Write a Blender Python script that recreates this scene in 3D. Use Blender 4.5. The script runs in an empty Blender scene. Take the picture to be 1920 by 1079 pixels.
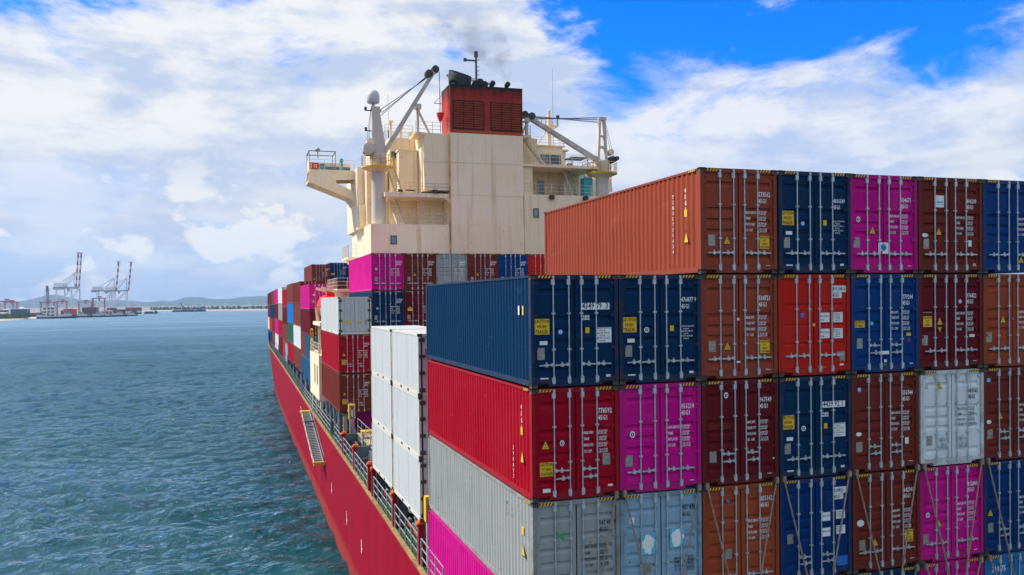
import bpy, bmesh, math, random
from math import sin, cos, pi, radians, sqrt
from mathutils import Vector, Matrix, noise
random.seed(7)
SC = bpy.context.scene
COL = SC.collection

# ------------------------------------------------------------------ camera
cam_data = bpy.data.cameras.new('camera')
cam = bpy.data.objects.new('camera', cam_data)
COL.objects.link(cam)
YAW, PITCH, ROLL = 0.3184, -0.0127, -0.0113
fwd = Vector((sin(YAW)*cos(PITCH), cos(YAW)*cos(PITCH), sin(PITCH)))
rgt = Vector((cos(YAW), -sin(YAW), 0)); upv = rgt.cross(fwd)
r2 = rgt*cos(ROLL)+upv*sin(ROLL); u2 = -rgt*sin(ROLL)+upv*cos(ROLL)
m = Matrix((r2, u2, -fwd)).transposed().to_4x4()
m.translation = Vector((-7.2308, -20.4676, -0.6525))
cam.matrix_world = m
cam_data.sensor_width = 36; cam_data.lens = 30.0
cam_data.shift_y = 0.02236
cam_data.clip_start = 0.5; cam_data.clip_end = 60000
SC.camera = cam
SC.view_settings.view_transform = 'Standard'
SC.view_settings.look = 'None'
SC.view_settings.exposure = 0.62
SC.view_settings.gamma = 1.0
SC.render.resolution_x = 1024; SC.render.resolution_y = 575
WATER = -18.3

# ------------------------------------------------------------------ sky + sun
SUN_AZ = radians(300)      # compass-like angle, 0 = +Y, clockwise
SUN_EL = radians(47)
sun_dir = Vector((sin(SUN_AZ)*cos(SUN_EL), cos(SUN_AZ)*cos(SUN_EL), sin(SUN_EL)))
world = bpy.data.worlds.new('World'); SC.world = world; world.use_nodes = True
def sky():
    nt = world.node_tree; nt.nodes.clear(); N = nt.nodes.new; L = nt.links.new
    out = N('ShaderNodeOutputWorld'); bg = N('ShaderNodeBackground')
    bg.inputs['Strength'].default_value = 0.12
    L(bg.outputs[0], out.inputs[0])
    st = N('ShaderNodeTexSky'); st.sky_type = 'NISHITA'; st.sun_disc = False
    st.sun_elevation = SUN_EL; st.sun_rotation = SUN_AZ
    st.altitude = 20; st.air_density = 1.0; st.dust_density = 0.3; st.ozone_density = 3.0
    hsv = N('ShaderNodeHueSaturation'); hsv.inputs['Saturation'].default_value = 1.6
    hsv.inputs['Value'].default_value = 1.0
    L(st.outputs[0], hsv.inputs['Color'])
    tc = N('ShaderNodeTexCoord')
    def math_(op, a, b=None, c=None):
        n = N('ShaderNodeMath'); n.operation = op
        for i, v in enumerate((a, b, c)):
            if v is None: continue
            if isinstance(v, (int, float)): n.inputs[i].default_value = v
            else: L(v, n.inputs[i])
        return n.outputs[0]
    def ramp(val, a, b):
        n = N('ShaderNodeMapRange'); n.interpolation_type = 'SMOOTHSTEP'
        n.inputs['From Min'].default_value = a; n.inputs['From Max'].default_value = b
        L(val, n.inputs['Value']); return n.outputs[0]
    sep = N('ShaderNodeSeparateXYZ'); L(tc.outputs['Generated'], sep.inputs[0])
    def nz(scale, detail, rough, off, dist=0.0, st=(1, 1, 2.4)):
        mp = N('ShaderNodeMapping'); mp.inputs['Location'].default_value = off
        mp.inputs['Scale'].default_value = st
        L(tc.outputs['Generated'], mp.inputs[0])
        n = N('ShaderNodeTexNoise'); n.inputs['Scale'].default_value = scale
        n.inputs['Detail'].default_value = detail; n.inputs['Roughness'].default_value = rough
        n.inputs['Distortion'].default_value = dist
        L(mp.outputs[0], n.inputs['Vector']); return n.outputs[0]
    big = nz(2.6, 3, 0.5, SKY_OFF[0], 0.2, (1, 1, 3.0))
    mid = nz(6.5, 11, 0.64, SKY_OFF[1], 0.3)
    band = nz(4.0, 7, 0.6, SKY_OFF[2], 0.3, (1, 1, 5.5))
    puff = nz(10.0, 10, 0.62, SKY_OFF[2], 0.15, (1, 1, 2.0))
    # the open blue part of the sky, up on the right
    v = N('ShaderNodeVectorMath'); v.operation = 'DOT_PRODUCT'
    L(tc.outputs['Generated'], v.inputs[0]); v.inputs[1].default_value = Vector((0.56, 0.74, 0.37)).normalized()
    c1 = ramp(v.outputs['Value'], 0.950, 0.992)
    s = math_('ADD', math_('MULTIPLY', big, 0.45), math_('MULTIPLY', mid, 0.55))
    s = math_('SUBTRACT', s, math_('MULTIPLY', c1, 0.20))
    s = math_('SUBTRACT', s, math_('MULTIPLY', ramp(sep.outputs['Z'], 0.30, 0.70), 0.0))
    cover = ramp(s, 0.395, 0.505)
    zj = math_('ADD', sep.outputs['Z'], math_('MULTIPLY', math_('SUBTRACT', mid, 0.5), 0.30))
    low = ramp(zj, 0.265, 0.19)
    cover = math_('MAXIMUM', cover, math_('MULTIPLY', low, 0.93))
    shade = math_('ADD', math_('MULTIPLY', band, 0.5), math_('MULTIPLY', puff, 0.5))
    shade = ramp(shade, 0.41, 0.57)
    lowm = ramp(sep.outputs['Z'], 0.20, 0.10)
    cum = ramp(nz(10.5, 10, 0.56, (2.3, 0.4, 1.2), 0.1, (1, 1, 1.7)), 0.515, 0.60)
    shade = math_('MULTIPLY', shade, math_('SUBTRACT', 1.0, math_('MULTIPLY', lowm, 0.45)))
    shade = math_('MAXIMUM', shade, math_('MULTIPLY', cum, lowm))
    cc = N('ShaderNodeMix'); cc.data_type = 'RGBA'
    L(shade, cc.inputs['Factor'])
    cc.inputs['A'].default_value = (2.95, 3.55, 4.7, 1); cc.inputs['B'].default_value = (5.0, 5.0, 5.1, 1)
    tint = N('ShaderNodeMix'); tint.data_type = 'RGBA'; tint.blend_type = 'MULTIPLY'; tint.inputs['Factor'].default_value = 1.0
    L(hsv.outputs[0], tint.inputs['A']); tint.inputs['B'].default_value = (0.35, 0.80, 1.25, 1)
    mx = N('ShaderNodeMix'); mx.data_type = 'RGBA'
    L(cover, mx.inputs['Factor']); L(tint.outputs['Result'], mx.inputs['A']); L(cc.outputs['Result'], mx.inputs['B'])
    L(mx.outputs['Result'], bg.inputs['Color'])
SKY_OFF = ((3.1, 1.7, 0), (0.4, 5.2, 0), (7.7, 2.2, 0))
sky()
world.cycles.sampling_method = 'MANUAL'; world.cycles.sample_map_resolution = 512
sun_data = bpy.data.lights.new('sun', 'SUN'); sun = bpy.data.objects.new('sun', sun_data)
COL.objects.link(sun)
sun_data.energy = 4.0; sun_data.angle = radians(3); sun_data.color = (1.0, 0.92, 0.80)
sun.rotation_euler = sun_dir.to_track_quat('Z', 'Y').to_euler()
SC.cycles.volume_bounces = 0
SC.cycles.max_bounces = 6
SC.cycles.use_denoising = True
SC.cycles.caustics_reflective = False; SC.cycles.caustics_refractive = False

# ------------------------------------------------------------------ materials
MATS = {}
def new_mat(name):
    mt = bpy.data.materials.new(name); mt.use_nodes = True
    nt = mt.node_tree; b = nt.nodes['Principled BSDF']
    return mt, nt, b
def lin(h):
    def f(c):
        c /= 255.0
        return c/12.92 if c <= 0.04045 else ((c+0.055)/1.055)**2.4
    return tuple(f(int(h[i:i+2], 16)) for i in (0, 2, 4))
def add_noise(nt, scale, detail=4, rough=0.6, stretch=None, obj=False):
    N = nt.nodes.new; L = nt.links.new
    g = N('ShaderNodeTexCoord') if obj else N('ShaderNodeNewGeometry')
    v = g.outputs['Object'] if obj else g.outputs['Position']
    if stretch:
        mp = N('ShaderNodeMapping'); mp.inputs['Scale'].default_value = stretch
        L(v, mp.inputs[0]); v = mp.outputs[0]
    n = N('ShaderNodeTexNoise'); n.inputs['Scale'].default_value = scale
    n.inputs['Detail'].default_value = detail; n.inputs['Roughness'].default_value = rough
    L(v, n.inputs['Vector']); return n.outputs[0]
def rng(nt, val, a, b, c=0.0, d=1.0):
    n = nt.nodes.new('ShaderNodeMapRange'); n.inputs['From Min'].default_value = a; n.inputs['From Max'].default_value = b
    n.inputs['To Min'].default_value = c; n.inputs['To Max'].default_value = d
    nt.links.new(val, n.inputs['Value']); return n.outputs[0]
def mixc(nt, fac, a, b, mode='MIX'):
    n = nt.nodes.new('ShaderNodeMix'); n.data_type = 'RGBA'; n.blend_type = mode
    if isinstance(fac, (int, float)): n.inputs['Factor'].default_value = fac
    else: nt.links.new(fac, n.inputs['Factor'])
    for k, v in (('A', a), ('B', b)):
        if isinstance(v, tuple): n.inputs[k].default_value = (*v[:3], 1)
        else: nt.links.new(v, n.inputs[k])
    return n.outputs['Result']
def mulf(nt, a, b):
    n = nt.nodes.new('ShaderNodeMath'); n.operation = 'MULTIPLY'
    for i, v in enumerate((a, b)):
        if isinstance(v, (int, float)): n.inputs[i].default_value = v
        else: nt.links.new(v, n.inputs[i])
    return n.outputs[0]
RUST = (0.13, 0.045, 0.016)
def paint(name, col, rough=0.5, wear=0.35, rust=0.25, spec=0.05, bump=0.25, fade=0.18, vscale=1.0):
    """weathered paint: slow fading, vertical run marks, rust freckles"""
    if name in MATS: return MATS[name]
    mt, nt, b = new_mat(name)
    big = add_noise(nt, 0.55*vscale, 3, 0.6)
    strk = add_noise(nt, 1.0*vscale, 5, 0.65, (5.0, 5.0, 0.35))
    fre = add_noise(nt, 7.0*vscale, 6, 0.7)
    mx = max(col); lumi = sum(col)/3
    faded = tuple(c*0.9+0.10*(lumi*0.6+mx*0.35+0.03) for c in col)
    dark = tuple(c*0.62 for c in col)
    c = mixc(nt, rng(nt, big, 0.35, 0.75, 0, fade*2.2), col, faded)
    c = mixc(nt, mulf(nt, rng(nt, strk, 0.52, 0.8), wear), c, dark)
    rs = mulf(nt, rng(nt, fre, 0.665, 0.70), mulf(nt, rng(nt, strk, 0.42, 0.62), rust*2.5))
    scf = add_noise(nt, 1.5*vscale, 7, 0.72, (1.0, 0.45, 2.2)); c = mixc(nt, mulf(nt, rng(nt, scf, 0.60, 0.68), wear*0.55), c, tuple(min(0.8, x*1.1+0.035) for x in col))
    cl = nt.nodes.new('ShaderNodeClamp'); nt.links.new(rs, cl.inputs[0])
    c = mixc(nt, cl.outputs[0], c, RUST)
    nt.links.new(c, b.inputs['Base Color'])
    nt.links.new(rng(nt, fre, 0.3, 0.75, rough-0.08, rough+0.18), b.inputs['Roughness'])
    b.inputs['Specular IOR Level'].default_value = spec
    if bump:
        bp = nt.nodes.new('ShaderNodeBump'); bp.inputs['Strength'].default_value = bump
        bp.inputs['Distance'].default_value = 0.02
        nt.links.new(big, bp.inputs['Height']); nt.links.new(bp.outputs[0], b.inputs['Normal'])
    MATS[name] = mt; return mt
def flat(name, col, rough=0.6, metal=0.0, var=0.15, scale=3.0, emit=None, spec=0.4):
    if name in MATS: return MATS[name]
    mt, nt, b = new_mat(name)
    if var:
        n = add_noise(nt, scale, 4, 0.6)
        c = mixc(nt, rng(nt, n, 0.3, 0.7), tuple(x*(1-var) for x in col), tuple(min(1, x*(1+var)) for x in col))
        nt.links.new(c, b.inputs['Base Color'])
    else: b.inputs['Base Color'].default_value = (*col, 1)
    b.inputs['Roughness'].default_value = rough; b.inputs['Metallic'].default_value = metal
    b.inputs['Specular IOR Level'].default_value = spec
    MATS[name] = mt; return mt

# ------------------------------------------------------------------ mesh builder
class MB:
    def __init__(s): s.v = []; s.f = []; s.mi = []; s.cur = 0
    def mat(s, i): s.cur = i; return s
    def add(s, vs, fs):
        o = len(s.v); s.v += [tuple(p) for p in vs]
        for f in fs: s.f.append(tuple(o+i for i in f)); s.mi.append(s.cur)
        return s
    def box(s, x0, y0, z0, x1, y1, z1):
        if x0 > x1: x0, x1 = x1, x0
        if y0 > y1: y0, y1 = y1, y0
        if z0 > z1: z0, z1 = z1, z0
        return s.add([(x0,y0,z0),(x1,y0,z0),(x1,y1,z0),(x0,y1,z0),(x0,y0,z1),(x1,y0,z1),(x1,y1,z1),(x0,y1,z1)],
              [(0,3,2,1),(4,5,6,7),(0,1,5,4),(1,2,6,5),(2,3,7,6),(3,0,4,7)])
    def beam(s, p, q, w, h=None, up=(0,0,1), w2=None, h2=None):
        h = h or w; w2 = w2 or w; h2 = h2 or h
        p = Vector(p); q = Vector(q); d = (q-p).normalized(); u = Vector(up)
        if abs(d.dot(u)) > 0.98: u = Vector((0,1,0)) if abs(d.y) < 0.9 else Vector((1,0,0))
        a = d.cross(u).normalized(); b = a.cross(d).normalized()
        vs = []
        for o, ww, hh in ((p, w, h), (q, w2, h2)):
            vs += [o-a*ww/2-b*hh/2, o+a*ww/2-b*hh/2, o+a*ww/2+b*hh/2, o-a*ww/2+b*hh/2]
        return s.add(vs, [(3,2,1,0),(4,5,6,7),(0,1,5,4),(1,2,6,5),(2,3,7,6),(3,0,4,7)])
    def tube(s, p, q, r, n=8, r2=None, caps=True):
        r2 = r if r2 is None else r2
        p = Vector(p); q = Vector(q); d = (q-p).normalized()
        u = Vector((0,0,1)) if abs(d.z) < 0.9 else Vector((1,0,0))
        a = d.cross(u).normalized(); b = a.cross(d)
        vs = []
        for o, rr in ((p, r), (q, r2)):
            for i in range(n):
                t = 2*pi*i/n; vs.append(o+a*cos(t)*rr+b*sin(t)*rr)
        fs = [(i, (i+1) % n, n+(i+1) % n, n+i) for i in range(n)]
        if caps: fs += [tuple(range(n-1, -1, -1)), tuple(range(n, 2*n))]
        return s.add(vs, fs)
    def path(s, pts, r, n=6):
        for a, b in zip(pts, pts[1:]): s.tube(a, b, r, n)
        return s
    def lathe(s, prof, c=(0,0,0), n=16, axis='z'):
        vs = []; k = len(prof)
        for r, z in prof:
            for i in range(n):
                t = 2*pi*i/n
                if axis == 'z': vs.append((c[0]+r*cos(t), c[1]+r*sin(t), c[2]+z))
                elif axis == 'x': vs.append((c[0]+z, c[1]+r*cos(t), c[2]+r*sin(t)))
                else: vs.append((c[0]+r*sin(t), c[1]+z, c[2]+r*cos(t)))
        fs = [(j*n+i, j*n+(i+1) % n, (j+1)*n+(i+1) % n, (j+1)*n+i) for j in range(k-1) for i in range(n)]
        fs += [tuple(range(n-1, -1, -1)), tuple(range((k-1)*n, k*n))]
        return s.add(vs, fs)
    def prism(s, poly, y0, y1, plane='xz'):
        """poly in the given plane, extruded along the remaining axis"""
        n = len(poly)
        def P(a, b, t):
            return (a, t, b) if plane == 'xz' else ((t, a, b) if plane == 'yz' else (a, b, t))
        vs = [P(a, b, y0) for a, b in poly]+[P(a, b, y1) for a, b in poly]
        fs = [tuple(range(n)), tuple(range(2*n-1, n-1, -1))]+[((i+1) % n, i, n+i, n+(i+1) % n) for i in range(n)]
        return s.add(vs, fs)
    def mesh(s, name, mats, smooth=False, fix=True):
        me = bpy.data.meshes.new(name); me.from_pydata(s.v, [], s.f)
        mats = mats if isinstance(mats, (list, tuple)) else [mats]
        for mt in mats: me.materials.append(mt)
        if len(mats) > 1: me.polygons.foreach_set('material_index', s.mi)
        if fix:
            bm = bmesh.new(); bm.from_mesh(me); bmesh.ops.recalc_face_normals(bm, faces=bm.faces); bm.to_mesh(me); bm.free()
        if smooth:
            me.polygons.foreach_set('use_smooth', [True]*len(me.polygons))
            try: me.set_sharp_from_angle(angle=radians(40))
            except Exception: pass
        me.update(); return me
    def build(s, name, mats, parent=None, smooth=False, fix=True, loc=(0,0,0)):
        return put(name, s.mesh(name, mats, smooth, fix), parent, loc)
def put(name, me, parent=None, loc=(0,0,0), rz=0.0, scale=None):
    o = bpy.data.objects.new(name, me); COL.objects.link(o)
    o.location = loc
    if rz: o.rotation_euler = (0, 0, rz)
    if scale: o.scale = scale
    if parent is not None: o.parent = parent
    return o
def tag(o, label, cat, group=None, kind=None):
    if label: o['label'] = label
    if cat: o['category'] = cat
    if group: o['group'] = group
    if kind: o['kind'] = kind
    return o
def thing(name, label, cat, loc=(0,0,0), rz=0.0, group=None, scale=None):
    o = put(name, None, None, loc, rz, scale); o.empty_display_size = 0.3
    return tag(o, label, cat, group)
TXT = {}
def text_mesh(body, size=0.1, mat=None, sx=0.8, align='LEFT', side=False, lh=1.0, bold=0.0):
    key = (body, size, mat.name, sx, align, side, lh, bold)
    if key in TXT: return TXT[key]
    cu = bpy.data.curves.new('lettering', 'FONT'); cu.body = body; cu.size = size
    cu.align_x = align; cu.space_line = lh; cu.resolution_u = 1; cu.offset = bold or size*0.020
    ob = bpy.data.objects.new('lettering', cu)
    me = bpy.data.meshes.new_from_object(ob)
    bpy.data.objects.remove(ob); bpy.data.curves.remove(cu)
    me.name = 'lettering'
    for v in me.vertices:
        x, y, z = v.co
        v.co = (0, -x*sx, y) if side else (x*sx, 0, y)
    me.materials.clear(); me.materials.append(mat); me.update()
    TXT[key] = me; return me

# ------------------------------------------------------------------ shipping containers
CW, CH, CL = 2.438, 2.896, 12.192
PAL = dict(
 brown=(0.31,0.060,0.032), navy=(0.002,0.032,0.092), red=(0.37,0.001,0.016), scarlet=(0.56,0.016,0.008),
 magenta=(0.60,0.003,0.25), maroon=(0.135,0.009,0.014), umber=(0.17,0.026,0.017), blue=(0.002,0.046,0.20),
 grey=(0.33,0.345,0.345), paleblue=(0.25,0.40,0.53), white=(0.70,0.75,0.79), rustbrown=(0.34,0.064,0.024),
 midblue=(0.002,0.036,0.16), reefer=(0.80,0.82,0.82), azure=(0.0,0.20,0.62), green=(0.030,0.115,0.085),
 teal=(0.02,0.10,0.21), skyblue=(0.02,0.19,0.46), oxide=(0.20,0.050,0.038))
WORDS = dict(brown='reddish brown', navy='navy blue', red='crimson red', scarlet='scarlet red', magenta='magenta', maroon='dark maroon',
 umber='dark brown', blue='royal blue', grey='grey', paleblue='pale blue', white='off-white', rustbrown='rusty orange-brown',
 midblue='mid blue', reefer='white', azure='bright azure blue', green='dull green', teal='steel blue', skyblue='sky blue', oxide='oxide brown')
WEAR = dict(grey=2.0, paleblue=2.2, white=0.9, rustbrown=0.7, umber=0.45, brown=0.4)
def cpaint(k):
    return paint('paint_'+k, PAL[k], rough=0.52, wear=0.95, rust=WEAR.get(k, 0.55))
def fpaint(k):
    """frame paint: more rubbed and rusty at posts and rails"""
    n = 'frame_paint_'+k
    if n in MATS: return MATS[n]
    mt, nt, b = new_mat(n)
    a = add_noise(nt, 1.6, 6, 0.7); f = add_noise(nt, 9, 5, 0.7)
    col = tuple(c*0.85 for c in PAL[k])
    w = 1.0 if k in ('grey', 'paleblue', 'white') else 0.6
    c = mixc(nt, mulf(nt, rng(nt, a, 0.44, 0.62), w), col, tuple(0.45*x+0.55*y for x, y in zip(RUST, col)))
    c = mixc(nt, rng(nt, f, 0.62, 0.70), c, (0.08, 0.035, 0.018))
    nt.links.new(c, b.inputs['Base Color']); b.inputs['Roughness'].default_value = 0.62; b.inputs['Specular IOR Level'].default_value = 0.2
    MATS[n] = mt; return mt
M_STEEL = flat('galvanised_bar', (0.46,0.50,0.54), 0.42, 0.35, 0.25, 6)
M_DARK = flat('rubber_gasket', (0.012,0.012,0.014), 0.8, 0, 0.2)
M_CAST = flat('corner_steel', (0.075,0.058,0.05), 0.7, 0.1, 0.5, 4)
M_YEL = flat('sign_yellow', (0.80,0.48,0.01), 0.5, 0, 0.12, 8)
M_BLK = flat('sign_black', (0.012,0.011,0.010), 0.6, 0, 0)
M_WHT = flat('marking_white', (0.80,0.82,0.84), 0.55, 0, 0.1, 9)
M_INK = flat('marking_ink', (0.02,0.025,0.04), 0.6, 0, 0)
M_PLATE = flat('data_plate_metal', (0.30,0.29,0.26), 0.45, 0.4, 0.35, 14)
M_BLUE = flat('sticker_blue', (0.02,0.16,0.55), 0.5, 0, 0.1)
M_RED = flat('sticker_red', (0.6,0.02,0.03), 0.5, 0, 0.1)
M_GREEN = flat('sticker_green', (0.02,0.40,0.14), 0.5, 0, 0.1)
M_CYAN = flat('paper_cyan', (0.10,0.50,0.80), 0.6, 0, 0.35, 12)
M_FOOD = flat('reefer_door_grey', (0.56,0.57,0.60), 0.45, 0, 0.1, 2)
MESH = {}
def dz(v): return CH*(1-v)
def dx(u): return -CW/2+CW*u
def casting_mesh():
    if 'cast' in MESH: return MESH['cast']
    bm = bmesh.new()
    bmesh.ops.create_cube(bm, size=1.0, matrix=Matrix.Diagonal((0.170, 0.176, 0.118, 1)))
    fs = [f for f in bm.faces]
    bmesh.ops.inset_individual(bm, faces=fs, thickness=0.036, depth=0.0)
    for f in fs: bmesh.ops.translate(bm, verts=f.verts, vec=-f.normal*0.03)
    me = bpy.data.meshes.new('corner_casting'); bm.to_mesh(me); bm.free(); me.materials.append(M_CAST)
    MESH['cast'] = me; return me
def frame_mesh(k, L, H):
    key = ('frame', k, L, H)
    if key in MESH: return MESH[key]
    w = CW/2; b = MB()
    for s in (-1, 1):                       # posts, rails
        b.box(s*w, 0.004, 0.118, s*(w-0.105), 0.16, H-0.118)
        b.box(s*w, L-0.15, 0.118, s*(w-0.12), L-0.004, H-0.118)
        b.box(s*(w-0.004), 0.178, 0.035, s*(w-0.055), L-0.178, 0.175)
        b.box(s*(w-0.004), 0.178, H-0.075, s*(w-0.06), L-0.178, H-0.012)
    b.box(-w+0.171, 0.010, H-0.125, w-0.171, 0.12, H-0.006)        # door header
    b.box(-w+0.105, 0.02, 0.105, w-0.105, 0.14, 0.215)             # door sill
    b.box(-0.74, 0.016, 0.02, 0.74, 0.13, 0.1045)
    b.box(-w+0.171, L-0.12, H-0.12, w-0.171, L-0.01, H-0.006)
    b.box(-w+0.171, L-0.12, 0.02, w-0.171, L-0.01, 0.16)
    b.box(-w+0.06, 0.16, 0.03, w-0.06, L-0.16, 0.10)               # floor
    me = b.mesh('frame', fpaint(k)); MESH[key] = me; return me
def side_mesh(k, L, H):
    key = ('side', k, L, H)
    if key in MESH: return MESH[key]
    b = MB(); y0, y1 = 0.16, L-0.15; z0, z1 = 0.170, H-0.072
    n = max(4, round((y1-y0)/0.278)); p = (y1-y0)/n
    pts = []
    for i in range(n):
        y = y0+i*p
        pts += [(y, 0.012), (y+0.26*p, 0.012), (y+0.50*p, 0.052), (y+0.76*p, 0.052)]
    pts.append((y1, 0.012))
    m_ = len(pts); nz_ = 9; vs = []; sd = (sum(map(ord, k))*7.3) % 50
    for j in range(nz_):
        z = z0+(z1-z0)*j/(nz_-1); e = sin(pi*j/(nz_-1))
        for y, x in pts: vs.append((x+e*0.019*noise.noise(Vector((y*0.8, z*1.1, sd)))+e*0.008*max(0, noise.noise(Vector((y*2.5, z*2.5, sd+9)))), y, z))
    b.add(vs, [(j*m_+i, j*m_+i+1, (j+1)*m_+i+1, (j+1)*m_+i) for j in range(nz_-1) for i in range(m_-1)])
    me = b.mesh('side_panel', cpaint(k), fix=False); MESH[key] = me; return me
def roof_mesh(k, L, H):
    key = ('roof', k, L, H)
    if key in MESH: return MESH[key]
    b = MB(); n = 22; p = (L-0.36)/n
    for i in range(n):
        y = 0.18+i*p
        b.box(-CW/2+0.06, y+0.25*p, H-0.035, CW/2-0.06, y+0.98*p, H-0.018)
    b.box(-CW/2+0.06, 0.12, H-0.05, CW/2-0.06, L-0.12, H-0.0352)
    me = b.mesh('roof', cpaint(k)); MESH[key] = me; return me
def end_mesh(k, L, H):
    key = ('end', k, L, H)
    if key in MESH: return MESH[key]
    b = MB(); n = 9; x0, x1 = -CW/2+0.12, CW/2-0.12; p = (x1-x0)/n; pts = []
    for i in range(n):
        x = x0+i*p; pts += [(x, L-0.02), (x+0.26*p, L-0.02), (x+0.5*p, L-0.065), (x+0.76*p, L-0.065)]
    pts.append((x1, L-0.02)); m_ = len(pts)
    b.add([(x, y, 0.16) for x, y in pts]+[(x, y, H-0.12) for x, y in pts], [(i, i+1, m_+i+1, m_+i) for i in range(m_-1)])
    me = b.mesh('front_wall', cpaint(k)); MESH[key] = me; return me
GROOVES = {'a': (0.125, 0.37, 0.475, 0.575, 0.82), 'b': (0.29, 0.485, 0.67), 'c': (0.14, 0.30, 0.42, 0.54, 0.66, 0.80)}
def door_mesh(k, H, style):
    """one leaf, x from 0 (hinge side) to 1.085, pressed horizontal grooves"""
    key = ('door', k, H, style)
    if key in MESH: return MESH[key]
    b = MB(); w = 1.085; z0, z1 = 0.222, H-0.132; yo, yi = 0.048, 0.092; e = 0.10
    b.box(0.0, yo, z0, e, yo+0.05, z1); b.box(w-e, yo, z0, w, yo+0.05, z1)
    prof = [(z1, yo)]
    for g in GROOVES[style]:
        z = H*(1-g)
        if style == 'b': prof += [(z, yo), (z-0.012, yi-0.012), (z-0.05, yi-0.012), (z-0.10, yo)]
        else: prof += [(z, yo), (z-0.022, yi), (z-0.085, yi), (z-0.155, yo)]
    prof.append((z0, yo)); n = len(prof)
    b.add([(e, y, z) for z, y in prof]+[(w-e, y, z) for z, y in prof], [(i, n+i, n+i+1, i+1) for i in range(n-1)])
    b.add([(e, yo, z0), (w-e, yo, z0), (w-e, yo+0.05, z0), (e, yo+0.05, z0)], [(0,1,2,3)])
    me = b.mesh('door', cpaint(k)); MESH[key] = me; return me
def lockbar_mesh(H):
    key = ('bar', H)
    if key in MESH: return MESH[key]
    b = MB(); y = 0.012
    b.tube((0, y, 0.10), (0, y, H-0.045), 0.0185, 8)
    for z in (0.19, H-0.185): b.box(-0.055, y-0.024, z-0.075, 0.035, 0.047, z+0.065); b.box(-0.02, y-0.03, z+0.0652, 0.02, 0.03, z+0.1)
    for v in (0.345, 0.665): b.box(-0.045, y-0.022, H*(1-v)-0.022, 0.045, 0.047, H*(1-v)+0.022)
    for z in (0.115, H-0.06): b.box(-0.032, y-0.022, z-0.03, 0.032, y+0.022, z+0.03)
    me = b.mesh('lock_bar', M_STEEL); MESH[key] = me; return me
def handle_mesh():
    if 'handle' in MESH: return MESH['handle']
    b = MB(); y = 0.008
    b.beam((0.0, y, 0.0), (0.40, y-0.015, -0.012), 0.03, 0.034)
    b.box(0.0, y-0.02, -0.04, 0.075, y+0.03, 0.04)
    b.box(0.16, y-0.024, -0.055, 0.235, 0.046, 0.03); b.tube((0.197, y, 0.03), (0.197, y, 0.075), 0.018, 6)
    me = b.mesh('handle', M_STEEL); MESH['handle'] = me; return me
def hinge_mesh(k):
    key = ('hinge', k)
    if key in MESH: return MESH[key]
    b = MB(); b.box(-0.075, 0.018, -0.035, 0.085, 0.047, 0.035); b.tube((-0.02, 0.022, -0.05), (-0.02, 0.022, 0.05), 0.016, 6)
    me = b.mesh('hinge', fpaint(k)); MESH[key] = me; return me
def stripe_mesh():
    if 'stripe' in MESH: return MESH['stripe']
    b = MB(); b.mat(0).box(-0.19, 0.0045, -0.035, 0.19, 0.0095, 0.035)
    b.mat(1)
    for i in range(4):
        x = -0.185+i*0.092
        b.add([(x, 0.0015, -0.034), (x+0.045, 0.0015, -0.034), (x+0.088, 0.0015, 0.034), (x+0.043, 0.0015, 0.034)], [(0,1,2,3)])
    me = b.mesh('warning_stripe', [M_BLK, M_YEL], fix=False); MESH['stripe'] = me; return me
def plate(name, parent, u, v, w, h, mat, y=0.040, thick=0.005):
    key = ('plate', w, h, mat.name)
    if key not in MESH:
        MESH[key] = MB().box(-w/2, 0, -h/2, w/2, thick, h/2).mesh(name, mat)
    return put(name, MESH[key], parent, (dx(u), y, dz(v)))
def words(name, parent, u, v, body, size, mat, sx=0.8, align='LEFT', y=0.0385, lh=1.0):
    return put(name, text_mesh(body, size, mat, sx, align, False, lh), parent, (dx(u), y, dz(v)))
WLAB = {'a': ('MAX.GROSS', 'TARE', 'PAYLOAD', 'CU.CAP.'), 'b': ('MAX.WT.', 'TARE WT.', 'PAYLOAD', 'CU. CAP.'), 'c': ('MAX.GW.', 'TARE', 'MAX.CW.', 'CU.CAP.')}
WNUM = ('32.500 KGS\n71.650 LBS', ' 3.800 KGS\n 8.380 LBS', '28.700 KGS\n63.270 LBS', '  76.4 CU.M\n2.700 CU.FT')
def weights(dr, style, mat=None, u=0.592, un=0.762, v=0.415, dv=0.056):
    mat = mat or M_WHT
    for i in range(4):
        words('weight_lettering', dr, u, v+dv*i+0.012, WLAB[style][i], 0.105, mat, 0.62)
        words('weight_lettering', dr, un, v+dv*i, WNUM[i], 0.074, mat, 0.72, lh=0.82)
def navy_weights(dr, boxed=False, u=0.755, v=0.49):
    if boxed:
        plate('paper_label', dr, u+0.085, v+0.055, 0.42, 0.40, M_WHT, 0.041); mt = M_INK
    else: mt = M_WHT
    for i, t in enumerate(('GROSS WT 32.500 KG', '      71.650 LB', 'TARE WT  3.750 KG', '       8.270 LB', 'NET WT  28.750 KG', '      63.380 LB')):
        words('weight_lettering', dr, u, v+0.023*i, t, 0.058, mt, 0.72)
def caution(dr, u, v, w, h, lines, size=None):
    """u,v = centre"""
    p = plate('caution_sign', dr, u, v, w, h, M_YEL, 0.036, 0.009)
    n = len(lines); size = size or h/n*0.95
    for i, t in enumerate(lines):
        words('sign_lettering', dr, u, v+(-h/2+h*(i+0.80)/n)/CH, t, size, M_BLK, min(0.82, 0.92*w/(0.62*size*len(t))), 'CENTER', 0.0335)
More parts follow.
